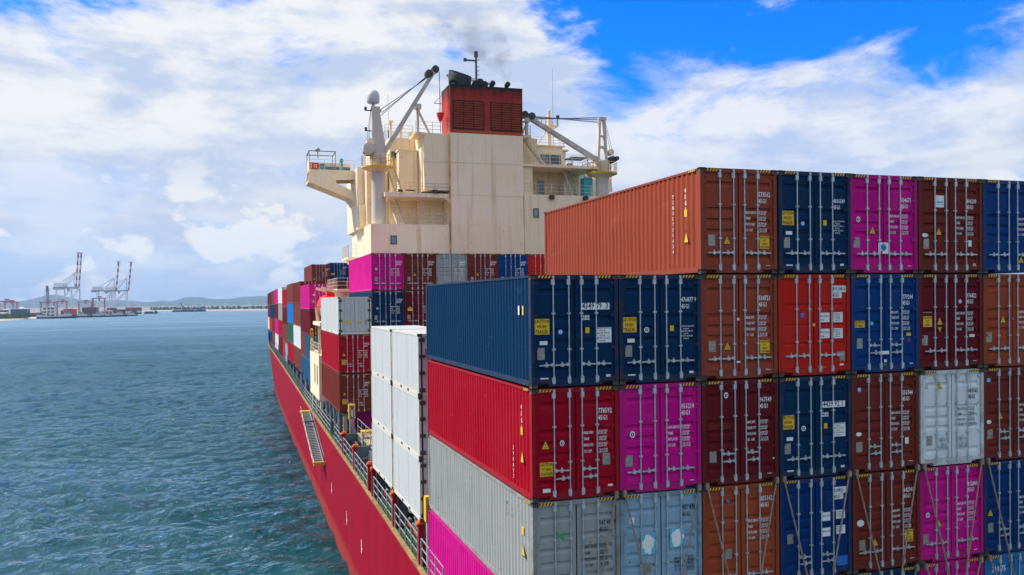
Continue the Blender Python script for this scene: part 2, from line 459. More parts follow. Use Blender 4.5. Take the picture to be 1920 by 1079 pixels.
def triangle(dr, u, v, w=0.24, h=0.24):
    if 'tri' not in MESH:
        b = MB().mat(0); b.add([(-.5,.0,-.5),(.5,.0,-.5),(0,.0,.5)], [(0,1,2)]); b.mat(1)
        b.add([(-.42,-.004,-.45),(.42,-.004,-.45),(0,-.004,.40)], [(0,1,2)])
        b.mat(0); b.add([(-.05,-.006,.12),(.05,-.006,.12),(0,-.006,-.2)], [(0,1,2)]); b.add([(-.15,-.006,-.3),(.15,-.006,-.3),(.15,-.006,-.24),(-.15,-.006,-.24)], [(0,1,2,3)])
        MESH['tri'] = b.mesh('warning_triangle', [M_BLK, M_YEL], fix=False)
    return put('warning_triangle', MESH['tri'], dr, (dx(u), 0.040, dz(v)), 0, (w, 1, h))
def disc(dr, u, v, r, mo, mi=None, sz=1.0):
    key = ('disc', mo.name, mi.name if mi else '')
    if key not in MESH:
        b = MB().mat(0); n = 20
        b.add([(cos(2*pi*i/n), 0, sin(2*pi*i/n)) for i in range(n)], [tuple(range(n))])
        if mi:
            b.mat(1); b.add([(0.62*cos(2*pi*i/n), -0.002, 0.62*sin(2*pi*i/n)) for i in range(n)], [tuple(range(n))])
            b.mat(0); b.add([(-.18,-.004,-.35),(.12,-.004,-.35),(.2,-.004,.36),(-.1,-.004,.36)], [(0,1,2,3)])
        MESH[key] = b.mesh('round_sticker', [mo, mi] if mi else mo, fix=False)
    return put('round_sticker', MESH[key], dr, (dx(u), 0.0405, dz(v)), 0, (r*sz, 1, r))
def container(k, x, y, z, label, L=CL, H=CH, scale=None, group=None, door='a', lod=0, name='shipping_container', hz=(0.80, 0.80)):
    """x = left face, y = door plane, z = underside; returns thing and its two door leaves"""
    s = scale or (1, 1, 1)
    t = thing(name, label, 'container', (x+CW/2*s[0], y, z), 0, group, scale)
    put('frame', frame_mesh(k, L, H), t)
    for sgn in (-1, 1):
        put('side_panel', side_mesh(k, L, H), t, (sgn*CW/2, 0, 0), 0, (-sgn, 1, 1))
    put('roof', roof_mesh(k, L, H), t); put('front_wall', end_mesh(k, L, H), t)
    if lod < 2:
        cm = casting_mesh()
        for a in (-1, 1):
            for yy in (0.088, L-0.088):
                for zz in (0.059, H-0.059): put('corner_casting', cm, t, (a*(CW/2-0.082), yy-0.003 if yy < 1 else yy+0.003, zz))
    leaves = []
    key = ('gasket', H)
    if key not in MESH: MESH[key] = MB().box(-CW/2+0.105, 0.10, 0.216, CW/2-0.105, 0.115, H-0.126).mesh('door_gasket', M_DARK)
    put('door_gasket', MESH[key], t)
    dm = door_mesh(k, H, door)
    for side in (-1, 1):
        d = put('door', dm, t, (-1.105 if side < 0 else 1.105, 0, 0), 0, (1, 1, 1) if side < 0 else (-1, 1, 1))
        leaves.append(t)
        if lod < 2:
            for u in ((0.253, 0.43) if side < 0 else (0.573, 0.745)):
                lx = (dx(u)+1.105) if side < 0 else (1.105-dx(u))
                put('lock_bar', lockbar_mesh(H), d, (lx, 0, 0))
            if lod == 0:
                for j, u in enumerate((0.253, 0.43) if side < 0 else (0.573, 0.745)):
                    lx = (dx(u)+1.105) if side < 0 else (1.105-dx(u))
                    v = hz[j]
                    put('handle', handle_mesh(), d, (lx, 0, H*(1-v)), 0, (-1, 1, 1) if hz[0] == hz[1] or (j == 1) == (side < 0) else (1, 1, 1))
                for v in (0.075, 0.36, 0.655, 0.925): put('hinge', hinge_mesh(k), d, (0.0, 0, H*(1-v)))
    if lod == 0:
        for u in (0.155, 0.845): put('warning_stripe', stripe_mesh(), t, (dx(u), 0.0, H-0.055))
        if s == (1, 1, 1):
            pass
    return t
def number(t, body, u=0.762, v=0.26, mat=None, box=False, size=0.185, sx=0.70, type_v=None):
    mat = mat or (M_INK if box else M_WHT)
    if box:
        plate('number_plate', t, u+0.105, v-0.018, 0.52, 0.19, M_WHT, 0.041); plate('number_plate', t, u+0.065, v+0.045, 0.33, 0.16, M_WHT, 0.041)
    words('number_lettering', t, u, v, body, size, mat, sx)
    words('type_lettering', t, u, type_v or v+0.062, '45G1', size*0.95, mat, sx)
CP, RP = 2.476, 2.92
def at_cell(r, c): return c*CP, 0.0, 2.92-RP*r      # underside of row r (1 = top)

G_AFT = 'containers in the aftmost stack'
def aft(r, c, k, num, label, **kw):
    x, y, z = at_cell(r, c); rj = random.Random(r*31+c*7)
    t = container(k, x+rj.uniform(-0.012, 0.012), y+rj.uniform(-0.03, 0.02), z, label, group=G_AFT, **kw); t.rotation_euler[2] = rj.uniform(-0.0012, 0.0012)
    return t
def std(t, style='a', tri=(0.345, 0.68), pl=(0.15, 0.685), high=None, mat=None, lab=(0.89, 0.93)):
    if style: weights(t, style, mat)
    if tri: triangle(t, *tri)
    if pl: plate('data_plate', t, pl[0], pl[1], 0.215, 0.30, M_PLATE)
    if high: caution(t, high[0], high[1], 0.31, 0.36, ('CAUTION', "9'6\"", 'HIGH', 'CONTAINER'))
    if lab: plate('paper_label', t, lab[0], lab[1], 0.14, 0.055, M_WHT)
def navy(t, boxed=False, hi=(0.125, 0.46), badge=M_BLUE):
    caution(t, hi[0], hi[1], 0.42, 0.40, ('CAUTION', 'HIGH', 'TRAILER'))
    disc(t, 0.335, 0.51, 0.075, badge, M_WHT if badge is M_BLUE else M_INK)
    plate('paper_label', t, 0.645, 0.50, 0.115, 0.15, M_YEL)
    navy_weights(t, boxed)
    plate('paper_label', t, 0.145, 0.605, 0.21, 0.10, M_WHT)
    plate('data_plate', t, 0.115, 0.70, 0.20, 0.30, M_PLATE)
    plate('paper_label', t, 0.15, 0.93, 0.22, 0.095, M_WHT); plate('paper_label', t, 0.885, 0.915, 0.13, 0.06, M_WHT)

def aft_stack():
    # row 1
    t = aft(1, 2, 'brown', '', 'reddish brown container marked 573562 6 topping the left of the aft stack'); number(t, '573562  6'); std(t, 'a', high=(0.84, 0.70))
    side_marks(t, 'T\nC\nN\nU\n5\n7\n3\n5\n6\n2\n6', '4\n5\nG\n1')
    t = aft(1, 3, 'navy', '', 'navy blue container marked 483654 9 between the brown and magenta ones in the top row'); number(t, '4836549', v=0.30, size=0.17); navy(t)
    t = aft(1, 4, 'magenta', '', 'magenta container marked 034671 0 in the top row'); number(t, '034671  0', v=0.27); std(t, 'a', tri=(0.335, 0.56), pl=(0.105, 0.69))
    disc(t, 0.13, 0.455, 0.085, M_WHT, M_INK, 0.8); plate('paper_label', t, 0.485, 0.745, 0.36, 0.33, M_WHT, 0.0); disc(t, 0.485, 0.735, 0.10, M_BLUE).location.y = -0.004; plate('paper_label', t, 0.455, 0.79, 0.06, 0.12, M_RED, -0.006); plate('paper_label', t, 0.515, 0.715, 0.07, 0.07, M_YEL, -0.006)
    t = aft(1, 5, 'umber', '', 'dark brown top row container marked 406209 6 with a white poster'); number(t, '406209  6', v=0.26); std(t, 'a', tri=(0.32, 0.56), pl=(0.125, 0.695))
    plate('paper_label', t, 0.34, 0.25, 0.32, 0.36, M_WHT); plate('paper_label', t, 0.34, 0.258, 0.24, 0.035, M_BLUE, 0.037); plate('paper_label', t, 0.34, 0.285, 0.26, 0.012, M_BLUE, 0.037)
    disc(t, 0.11, 0.605, 0.06, M_WHT, None, 1.9); plate('paper_label', t, 0.815, 0.685, 0.13, 0.19, M_WHT); disc(t, 0.885, 0.915, 0.055, M_WHT, M_RED)
    t = aft(1, 6, 'blue', '', 'royal blue container cut by the right edge in the top row'); number(t, '260417  3', v=0.27); weights(t, 'b'); triangle(t, 0.64, 0.85); plate('paper_label', t, 0.05, 0.925, 0.07, 0.05, M_CYAN)
    # row 2
    t = aft(2, 0, 'navy', '', 'navy blue container marked 434979 3 leftmost in the second row', hz=(0.80, 0.80)); navy(t, True)
    plate('number_plate', t, 0.732, 0.285, 0.80, 0.175, M_WHT, -0.012); words('number_lettering', t, 0.578, 0.306, '4349 79  3', 0.215, M_INK, 0.80, y=-0.0145)
    plate('number_plate', t, 0.625, 0.385, 0.235, 0.125, M_WHT, 0.041); words('type_lettering', t, 0.58, 0.40, '45G1', 0.15, M_INK, 0.72); plate('paper_label', t, 0.43, 0.585, 0.04, 0.07, M_GREEN, -0.012)
    side_marks(t, '', '', small=True)
    t = aft(2, 1, 'navy', '', 'navy blue container marked 476877 9, second of the second row beside the brown one'); number(t, '476877 9', v=0.255, size=0.175); navy(t, False, badge=M_WHT)
    t = aft(2, 2, 'brown', '', 'reddish brown container marked 538721 7 below the top left brown one'); number(t, '538721  7', v=0.25); std(t, 'b', high=(0.84, 0.70)); plate('paper_label', t, 0.49, 0.43, 0.07, 0.07, M_WHT); plate('paper_label', t, 0.49, 0.84, 0.11, 0.05, M_WHT); plate('paper_label', t, 0.105, 0.945, 0.11, 0.075, M_GREEN, 0.043); disc(t, 0.87, 0.935, 0.06, M_WHT, M_INK); disc(t, 0.815, 0.94, 0.04, M_YEL)
    t = aft(2, 3, 'scarlet', '', 'bright scarlet container marked 891108 6 with white data sheets on the right door', door='b'); number(t, '891108 6', v=0.165, box=True, size=0.165)
    for v in (0.43, 0.59):
        plate('paper_label', t, 0.65, v, 0.33, 0.27, M_WHT); words('weight_lettering', t, 0.59, v-0.005, 'MAX.GROSS\n\nTARE', 0.07, M_INK, 0.75, lh=0.8); plate('paper_label', t, 0.84, v, 0.32, 0.29, M_WHT); words('weight_lettering', t, 0.785, v-0.025, '32.500 KG\n71.650 LB\n 3.750 KG\n 8.270 LB', 0.062, M_INK, 0.8)
    plate('paper_label', t, 0.34, 0.405, 0.12, 0.12, M_BLUE); plate('data_plate', t, 0.895, 0.82, 0.18, 0.27, M_PLATE); plate('paper_label', t, 0.89, 0.905, 0.13, 0.055, M_WHT); plate('seal_tag', t, 0.50, 0.50, 0.08, 0.09, M_YEL); plate('paper_label', t, 0.63, 0.925, 0.14, 0.02, M_YEL)
    t = aft(2, 4, 'blue', '', 'royal blue container marked 779204 1 under the magenta one of the top row', hz=(0.72, 0.795)); number(t, '779204  1', v=0.255); weights(t, 'b', v=0.39); caution(t, 0.115, 0.505, 0.41, 0.20, ('CAUTION', "9'6\" HIGH"), 0.10)
    disc(t, 0.305, 0.50, 0.06, M_CYAN); plate('data_plate', t, 0.125, 0.70, 0.20, 0.30, M_PLATE); plate('paper_label', t, 0.855, 0.62, 0.16, 0.09, M_YEL); plate('paper_label', t, 0.895, 0.92, 0.11, 0.03, M_WHT); disc(t, 0.86, 0.68, 0.05, M_RED, M_INK)
    plate('paper_label', t, 0.47, 0.80, 0.36, 0.10, M_WHT, 0.0); plate('paper_label', t, 0.505, 0.885, 0.09, 0.08, M_WHT); plate('paper_label', t, 0.50, 0.92, 0.10, 0.04, M_GREEN, 0.038)
    t = aft(2, 5, 'maroon', '', 'dark maroon container marked 976822 1 in the second row'); number(t, '976822  1', v=0.25); std(t, 'a', tri=(0.335, 0.49), pl=(0.105, 0.69)); caution(t, 0.145, 0.495, 0.33, 0.32, ('CAUTION', "9'6\"", 'HIGH')); disc(t, 0.66, 0.29, 0.06, M_WHT, M_CYAN); plate('paper_label', t, 0.85, 0.655, 0.20, 0.085, M_WHT)
    triangle(t, 0.335, 0.585, 0.17, -0.17); plate('paper_label', t, 0.145, 0.40, 0.34, 0.025, M_PLATE)
    t = aft(2, 6, 'rustbrown', '', 'rusty orange-brown container cut by the right edge in the second row'); number(t, '518830  2', v=0.25); std(t, 'b', tri=(0.335, 0.485), pl=(0.105, 0.68)); disc(t, 0.50, 0.485, 0.035, M_BLUE)
    # row 3
    t = aft(3, 0, 'red', '', 'crimson red container marked 778592 7, leftmost of the third row', hz=(0.735, 0.805)); number(t, '778592  7', v=0.245, size=0.19); std(t, 'c', tri=(0.155, 0.50), pl=(0.855, 0.665), lab=(0.90, 0.905)); caution(t, 0.165, 0.72, 0.36, 0.36, ('CAUTION', "9'6\" HIGH", 'CONTAINER')); disc(t, 0.345, 0.495, 0.075, M_WHT, M_INK, 0.85); plate('paper_label', t, 0.165, 0.91, 0.21, 0.10, M_WHT)
    side_marks(t, '2\n9\n8\n8\n7\n7', '4\n5\nG\n1', low=True)
    t = aft(3, 1, 'magenta', '', 'magenta container marked 056214 2 in the third row next to the crimson one'); number(t, '056214  2', v=0.245); std(t, 'a', tri=None, pl=(0.115, 0.70)); disc(t, 0.16, 0.46, 0.09, M_WHT, M_INK, 0.85)
    t = aft(3, 2, 'maroon', '', 'dark maroon container marked 967549 2 with faded orange patches on its left door', hz=(0.70, 0.77)); number(t, '967549  2', v=0.225); std(t, 'b', tri=None, pl=(0.145, 0.725)); disc(t, 0.32, 0.145, 0.085, M_WHT, M_INK, 0.8); plate('paper_label', t, 0.43, 0.73, 0.05, 0.17, M_FOOD, 0.02); plate('paper_label', t, 0.64, 0.70, 0.03, 0.12, M_WHT, 0.02); plate('paper_label', t, 0.945, 0.78, 0.05, 0.05, M_WHT)
    for uu, ww in ((0.15, 0.32), (0.33, 0.28)): plate('paint_patch', t, uu, 0.445, ww, 0.13, paint('patch_orange', (0.16,0.022,0.012), 0.6), 0.044)
    t = aft(3, 3, 'navy', '', 'navy blue container marked 443992 1 in a white box in the third row'); navy(t, True, hi=(0.12, 0.44), badge=M_WHT)
    plate('number_plate', t, 0.745, 0.285, 0.78, 0.175, M_WHT, -0.012); words('number_lettering', t, 0.593, 0.306, '4439 92 1', 0.215, M_INK, 0.80, y=-0.0145); plate('number_plate', t, 0.64, 0.385, 0.235, 0.125, M_WHT, 0.041); words('type_lettering', t, 0.595, 0.40, '45G1', 0.15, M_INK, 0.72)
    t = aft(3, 4, 'umber', '', 'dark brown container marked 550744 4 in the third row', hz=(0.74, 0.81)); number(t, '550744  4', v=0.235); std(t, 'a', tri=None, pl=(0.12, 0.74)); disc(t, 0.125, 0.16, 0.08, M_BLUE, M_WHT); disc(t, 0.115, 0.61, 0.06, M_WHT, None, 1.7); plate('paper_label', t, 0.83, 0.71, 0.13, 0.19, M_WHT)
    t = aft(3, 5, 'white', '', 'off-white container marked 003365 4, the only pale one of the third row', hz=(0.72, 0.79)); number(t, '003365  4', v=0.25, mat=M_INK); std(t, 'a', tri=(0.30, 0.155), pl=(0.145, 0.73), mat=MATS['marking_ink']); disc(t, 0.11, 0.165, 0.07, M_PLATE, M_WHT, 0.8)
    t = aft(3, 6, 'umber', '', 'dark brown container cut by the right edge in the third row', hz=(0.69, 0.76)); number(t, '230116  5', v=0.235); std(t, 'a', tri=(0.28, 0.515), pl=(0.11, 0.71)); plate('paper_label', t, 0.095, 0.13, 0.14, 0.12, M_CYAN); disc(t, 0.095, 0.58, 0.06, M_WHT, None, 1.6)
    # row 4
    t = aft(4, 0, 'grey', '', 'weathered grey container marked 547 497 8, leftmost of the fourth row', door='c'); number(t, '547 497 8', v=0.25, mat=M_INK, size=0.17); weights(t, 'a', M_INK, v=0.44); words('paint_lettering', t, 0.27, 0.36, 'N.', 0.34, M_GREEN, 0.9)
    side_marks(t, 'M\nS\n4', '1\n4', ink=True)
    t = aft(4, 1, 'paleblue', '', 'pale blue rusty container with torn cyan posters and number 951 831 5', door='c'); number(t, '951 831 5', v=0.19, mat=M_INK, size=0.18); plate('data_plate', t, 0.33, 0.70, 0.20, 0.30, M_PLATE); poster(t, 0.335, 0.475, 0.42, 0.56, 1); poster(t, 0.695, 0.445, 0.44, 0.50, 2); plate('paper_label', t, 0.145, 0.245, 0.14, 0.17, M_WHT); weights(t, 'b', M_INK, u=0.66, un=0.80, v=0.64, dv=0.035)
    t = aft(4, 2, 'rustbrown', '', 'rusty orange-brown container marked 855162 2 in the fourth row', door='c', hz=(0.865, 0.865)); number(t, '855162  2', v=0.175); weights(t, 'a', v=0.36); plate('data_plate', t, 0.335, 0.655, 0.20, 0.28, M_PLATE); plate('paper_label', t, 0.33, 0.15, 0.10, 0.09, M_BLUE)
    t = aft(4, 3, 'midblue', '', 'mid blue container marked 828892 with small white data sheets in the fourth row', hz=(0.77, 0.835)); number(t, '828892', v=0.165, box=True, size=0.15)
    for v in (0.40, 0.555): plate('paper_label', t, 0.645, v, 0.30, 0.25, M_WHT); plate('paper_label', t, 0.855, v-0.01, 0.31, 0.25, M_WHT); words('weight_lettering', t, 0.80, v-0.03, '32.500 KG\n71.650 LB\n 3.750 KG', 0.06, M_INK, 0.8); words('weight_lettering', t, 0.60, v, 'MAX.GROSS', 0.07, M_INK, 0.7)
    plate('data_plate', t, 0.145, 0.585, 0.20, 0.27, M_PLATE); plate('paper_label', t, 0.88, 0.86, 0.38, 0.28, M_BLUE, 0.044); plate('paper_label', t, 0.92, 0.935, 0.13, 0.06, M_WHT)
    t = aft(4, 4, 'umber', '', 'dark brown container marked 642341 1 with a yellow CAUTION sign in the fourth row'); number(t, '642341  1', v=0.23); std(t, 'b', tri=(0.33, 0.71), pl=(0.145, 0.73), high=(0.84, 0.685)); disc(t, 0.12, 0.505, 0.10, M_WHT, None, 1.3)
    t = aft(4, 5, 'magenta', '', 'magenta container marked 812880 5 in the fourth row', hz=(0.80, 0.80)); number(t, '812880  5', v=0.235); std(t, 'a', tri=(0.30, 0.595), pl=(0.10, 0.75)); disc(t, 0.13, 0.50, 0.075, M_WHT, M_BLUE)
    t = aft(4, 6, 'midblue', '', 'mid blue container cut by the right edge in the fourth row', hz=(0.735, 0.80)); number(t, '440935  7', v=0.235); std(t, 'a', tri=(0.115, 0.545), pl=(0.12, 0.71))
    # row 5
    for c, k, lb in ((0, 'magenta', 'magenta container at the lower left below the weathered grey one'), (4, 'navy', 'navy blue container showing only its top edge below 642341 1'),
                     (5, 'magenta', 'magenta container showing only its top edge below 812880 5'), (6, 'skyblue', 'sky blue container at the lower right corner of the frame')):
        t = aft(5, c, k, '', lb)
        if c == 6: words('number_lettering', t, 0.12, 0.185, '210 75', 0.26, M_WHT, 0.8)
        else: number(t, '118243  6')
    for c, k in ((1, 'umber'), (2, 'navy'), (3, 'brown')):
        aft(5, c, k, '', '%s container in the bottom row under %s' % (WORDS[k], {1: 'the pale blue rusty one', 2: 'the orange-brown one', 3: 'the mid blue 828892'}[c]), lod=1)
def poster(t, u, v, w, h, seed):
    rnd = random.Random(seed)
    p = plate('poster', t, u, v, w, h, M_CYAN, 0.022, 0.012)
    b = MB(); n = 22; pts = []
    for i in range(n):
        a = 2*pi*i/n; r = 0.32+0.16*rnd.random()
        pts.append((w*r*cos(a)*1.05, 0.0, h*r*sin(a)*1.1))
    b.add(pts, [tuple(range(n))])
    put('torn_paper', b.mesh('torn_paper', M_WHT, fix=False), t, (dx(u), 0.018, dz(v)))
def side_marks(t, a, bb, small=False, low=False, ink=False):
    mt = M_INK if ink else M_WHT
    x = -CW/2-0.001
    if a:
        o = put('side_lettering', text_mesh(a, 0.15, mt, 0.75, 'LEFT', True, 1.05), t, (x, 1.55 if not ink else 2.2, 2.2 if not low else 1.0 if len(a) < 4 else 1.15))
        if low: o.location.z = 1.12
        if ink: o.location.z = 2.4; 
    if bb: put('side_lettering', text_mesh(bb, 0.17, mt, 0.75, 'LEFT', True, 1.05), t, (x, 0.85 if not ink else 1.75, 2.3))
    if small:
        for i, (yy, mm) in enumerate(((0.95, M_WHT), (0.62, M_YEL))):
            put('paper_label', MB().box(-0.004, -0.05, -0.12, 0.004, 0.05, 0.12).mesh('paper_label', mm), t, (x, yy, 1.98))
        return
    b = MB().mat(0); b.add([(0,.14,-.18),(0,-.14,-.18),(0,0,.18)], [(0,1,2)]); b.mat(1); b.add([(-.003,.11,-.15),(-.003,-.11,-.15),(-.003,0,.13)], [(0,1,2)])
    put('warning_triangle', b.mesh('warning_triangle', [M_BLK, M_YEL], fix=False), t, (x, 0.78, 1.05 if not ink else 1.5))
    put('paper_label', MB().box(-0.004, -0.07, -0.10, 0.004, 0.07, 0.10).mesh('paper_label', M_YEL), t, (x, 0.80, 1.72 if not ink else 2.0))
    st = MB().mat(0); st.box(-0.003, -0.19, -0.035, 0.003, 0.19, 0.035); st.mat(1)
    for i in range(4):
        yy = 0.17-i*0.092; st.add([(-0.006, yy, -0.034), (-0.006, yy-0.045, -0.034), (-0.006, yy-0.088, 0.034), (-0.006, yy-0.043, 0.034)], [(0,1,2,3)])
    put('warning_stripe', st.mesh('warning_stripe', [M_BLK, M_YEL], fix=False), t, (x, 0.46, CH-0.045))
aft_stack()

# lashing rods and twist locks of the aft stack
M_ROD = flat('lashing_rod_steel', (0.33,0.24,0.20), 0.55, 0.3, 0.3, 8)
def lashing(x0, z0, x1, z1, label, group='lashing rods across the aft stack'):
    t = thing('lashing_rod', label, 'lashing rod', (x1, -0.30, z1), 0, group)
    p = Vector((x0-x1, 0.26, z0-z1)); d = p.normalized()
    MB().tube((0, 0, 0), p, 0.024, 6).build('rod', M_ROD, t)
    h = MB(); h.box(p.x-0.05, p.y-0.05, p.z-0.09, p.x+0.05, p.y+0.045, p.z+0.05); h.tube(p+Vector((0, -0.02, -0.1)), p+Vector((0, -0.02, 0.08)), 0.045, 8)
    h.build('hook', M_ROD, t)
    MB().tube((0, 0, 0), d*0.9, 0.05, 8).build('turnbuckle', M_ROD, t)
for c in range(7):
    zt = -5.80; xl = c*CP+0.10; xr = (c+1)*CP-0.14
    nm = ['weathered grey', 'pale blue rusty', 'orange-brown 855162', 'mid blue 828892', 'dark brown 642341', 'magenta 812880', 'mid blue rightmost'][c]
    if c: lashing(xl, zt, xl+1.40, -11.62, 'lashing rod from the upper left corner of the %s container' % nm)
    if c < 6: lashing(xr, zt, xr-1.40, -11.62, 'lashing rod from the upper right corner of the %s container' % nm)
    if c >= 4:
        if c > 4: lashing(xl+0.05, zt-RP-0.1, xl+1.2, -11.62, 'short lashing rod from the lower left corner of the %s container' % nm)
        if c < 6: lashing(xr-0.05, zt-RP-0.1, xr-1.2, -11.62, 'short lashing rod from the lower right corner of the %s container' % nm)

# ------------------------------------------------------------------ hull and main deck
CX = 15.6                                   # ship's centre line
def hull_paint():
    mt, nt, b = new_mat('hull_red')
    big = add_noise(nt, 0.12, 4, 0.6); strk = add_noise(nt, 0.5, 6, 0.65, (1.0, 1.0, 0.10)); fine = add_noise(nt, 2.2, 5, 0.7, (1, 1, 0.35))
    c = mixc(nt, rng(nt, big, 0.35, 0.7, 0, 0.75), (0.285,0.001,0.017), (0.265,0.004,0.024))
    c = mixc(nt, rng(nt, strk, 0.5, 0.72, 0, 0.75), c, (0.185,0.006,0.016)); c = mixc(nt, rng(nt, strk, 0.46, 0.34, 0, 0.6), c, (0.33,0.018,0.036))
    c = mixc(nt, rng(nt, fine, 0.62, 0.74, 0, 0.14), c, (0.34,0.03,0.04))
    g = nt.nodes.new('ShaderNodeNewGeometry'); s = nt.nodes.new('ShaderNodeSeparateXYZ'); nt.links.new(g.outputs['Position'], s.inputs[0])
    wl = rng(nt, s.outputs['Z'], WATER+1.5, WATER+0.7)
    wl = mulf(nt, wl, rng(nt, add_noise(nt, 0.8, 5, 0.7), 0.3, 0.6, 0.3, 1.0))
    c = mixc(nt, wl, c, (0.31,0.05,0.04))
    scr = add_noise(nt, 1.4, 6, 0.75, (1.0, 0.35, 1.0)); c = mixc(nt, rng(nt, scr, 0.62, 0.70, 0, 0.5), c, (0.22,0.03,0.03))
    nt.links.new(c, b.inputs['Base Color']); b.inputs['Roughness'].default_value = 0.5; b.inputs['Specular IOR Level'].default_value = 0.03
    bp = nt.nodes.new('ShaderNodeBump'); bp.inputs['Strength'].default_value = 0.5; bp.inputs['Distance'].default_value = 0.05
    N = nt.nodes.new; L = nt.links.new
    cv = N('ShaderNodeCombineXYZ'); L(s.outputs['Y'], cv.inputs[0]); L(s.outputs['Z'], cv.inputs[1])
    br = N('ShaderNodeTexBrick'); br.inputs['Scale'].default_value = 1.0; br.inputs['Brick Width'].default_value = 9.0; br.inputs['Row Height'].default_value = 2.3; br.inputs['Mortar Size'].default_value = 0.035; br.inputs['Mortar Smooth'].default_value = 0.6
    L(cv.outputs[0], br.inputs['Vector'])
    hh = N('ShaderNodeMath'); hh.operation = 'MULTIPLY_ADD'; L(br.outputs['Fac'], hh.inputs[0]); hh.inputs[1].default_value = 0.35; L(add_noise(nt, 0.45, 3, 0.5, (1, 1, 0.6)), hh.inputs[2])
    L(hh.outputs[0], bp.inputs['Height']); L(bp.outputs[0], b.inputs['Normal'])
    return mt
M_HULL = hull_paint()
M_CREAM = paint('cream_paint', (0.70,0.60,0.46), 0.5, 0.30, 0.5, 0.3, 0.15, 0.1, 0.5)
M_DGREY = flat('deck_grey_paint', (0.10,0.13,0.16), 0.6, 0, 0.25, 1.5)
M_RAIL = flat('rail_grey', (0.27,0.29,0.31), 0.5, 0.1, 0.2, 4)
M_CRAIL = flat('rail_cream', (0.62,0.56,0.44), 0.55, 0, 0.2, 4)
M_GREEN_D = flat('deck_green', (0.020,0.085,0.028), 0.65, 0, 0.35, 0.8)
M_YELP = flat('safety_yellow', (0.75,0.44,0.01), 0.5, 0, 0.2, 3)
M_ORANGE = flat('orange_primer', (0.62,0.10,0.015), 0.55, 0, 0.25, 3)
M_POST = paint('pedestal_red', (0.34,0.015,0.02), 0.5, 0.4, 0.8)
M_RUSTY = flat('rusty_deck_edge', (0.27,0.17,0.07), 0.8, 0, 0.5, 2.5)
M_MACH = flat('machinery_dark', (0.06,0.055,0.05), 0.6, 0.2, 0.5, 3)
M_TAN = flat('tan_plate', (0.36,0.30,0.20), 0.7, 0, 0.3, 2)
#        Y     deckX   deckZ   waterX  bulwark
STA = [(-14, -0.10, -11.75, 1.4), (-4, -0.10, -11.7, 0.3), (8, -0.10, -11.65, -0.15), (24, -0.10, -11.42, -0.17), (45, -0.10, -11.18, -0.13), (64, -0.10, -10.95, 0.0),
       (96, -0.08, -10.35, 0.12), (130, -0.02, -9.9, 0.45), (157, 0.05, -9.6, 0.95), (176, 0.6, -9.2, 2.3), (190, 2.6, -8.6, 5.0), (202, 7.0, -8.0, 9.5), (210, 12.0, -7.6, 14.0), (214, CX, -7.4, CX)]
def hull_at(y):
    for a, b in zip(STA, STA[1:]):
        if a[0] <= y <= b[0]:
            t = (y-a[0])/(b[0]-a[0]); return [a[i]+(b[i]-a[i])*t for i in range(4)]
    return STA[-1]
ship = thing('container_ship_hull', 'red painted hull and main deck of the container ship', 'ship hull', (CX, 100, WATER))
SO = Vector((-CX, -100, -WATER))            # world -> ship local
def loc(p): return tuple(Vector(p)+SO)
def build_hull():
    ys = []
    y = -14
    while y < 214: ys.append(y); y += 4
    ys.append(214)
    def sec(y, sgn):
        _, xd, zd, xw = hull_at(y)
        xd += 0; pts = []
        for t, e in ((0, 0), (0.15, 0.10), (0.5, 0.42), (0.8, 0.72), (1, 1)):
            pts.append((xd+(xw-xd)*e, zd+(WATER-zd)*t))
        pts.append((xw+0.4, WATER-3))
        return [(CX+sgn*(CX-x), y, z) for x, z in pts]
    for sgn in (1, -1):
        b = MB(); rows = [[loc(p) for p in sec(y, sgn)] for y in ys]; k = len(rows[0])
        b.add([p for r in rows for p in r], [(i*k+j, (i+1)*k+j, (i+1)*k+j+1, i*k+j+1) for i in range(len(rows)-1) for j in range(k-1)])
        b.build('hull_shell', M_HULL, ship, smooth=True)
    # transom
    s0, s1 = sec(-14, 1), sec(-14, -1)
    MB().add([loc(p) for p in s0]+[loc(p) for p in s1], [(j, j+1, 6+j+1, 6+j) for j in range(5)]).build('transom', M_HULL, ship)
    # deck plating
    b = MB(); L = [loc((hull_at(y)[1], y, hull_at(y)[2])) for y in ys]; Rr = [loc((2*CX-hull_at(y)[1], y, hull_at(y)[2])) for y in ys]; n = len(ys)
    b.add(L+Rr, [(i, i+1, n+i+1, n+i) for i in range(n-1)]); b.build('deck_plating', M_GREEN_D, ship, fix=False)
    # rubbed gunwale strip
    b = MB()
    for a, c in zip(ys[:-4], ys[1:]):
        A = hull_at(a); C = hull_at(c)
        b.beam(loc((A[1]+0.02, a, A[2]+0.03)), loc((C[1]+0.02, c, C[2]+0.03)), 0.20, 0.10)
    b.build('gunwale', M_RUSTY, ship)
    # bulwark at the bow
    b = MB()
    for a, c in zip(ys, ys[1:]):
        if a < 160: continue
        A = hull_at(a); C = hull_at(c); h = min(1.6, (a-158)*0.12); h2 = min(1.6, (c-158)*0.12)
        for s in (1, -1):
            f = lambda x: CX+s*(CX-x)
            b.add([loc((f(A[1]), a, A[2])), loc((f(C[1]), c, C[2])), loc((f(C[1]), c, C[2]+h2)), loc((f(A[1]), a, A[2]+h))], [(0,1,2,3)])
    b.build('bow_bulwark', M_HULL, ship)
build_hull()
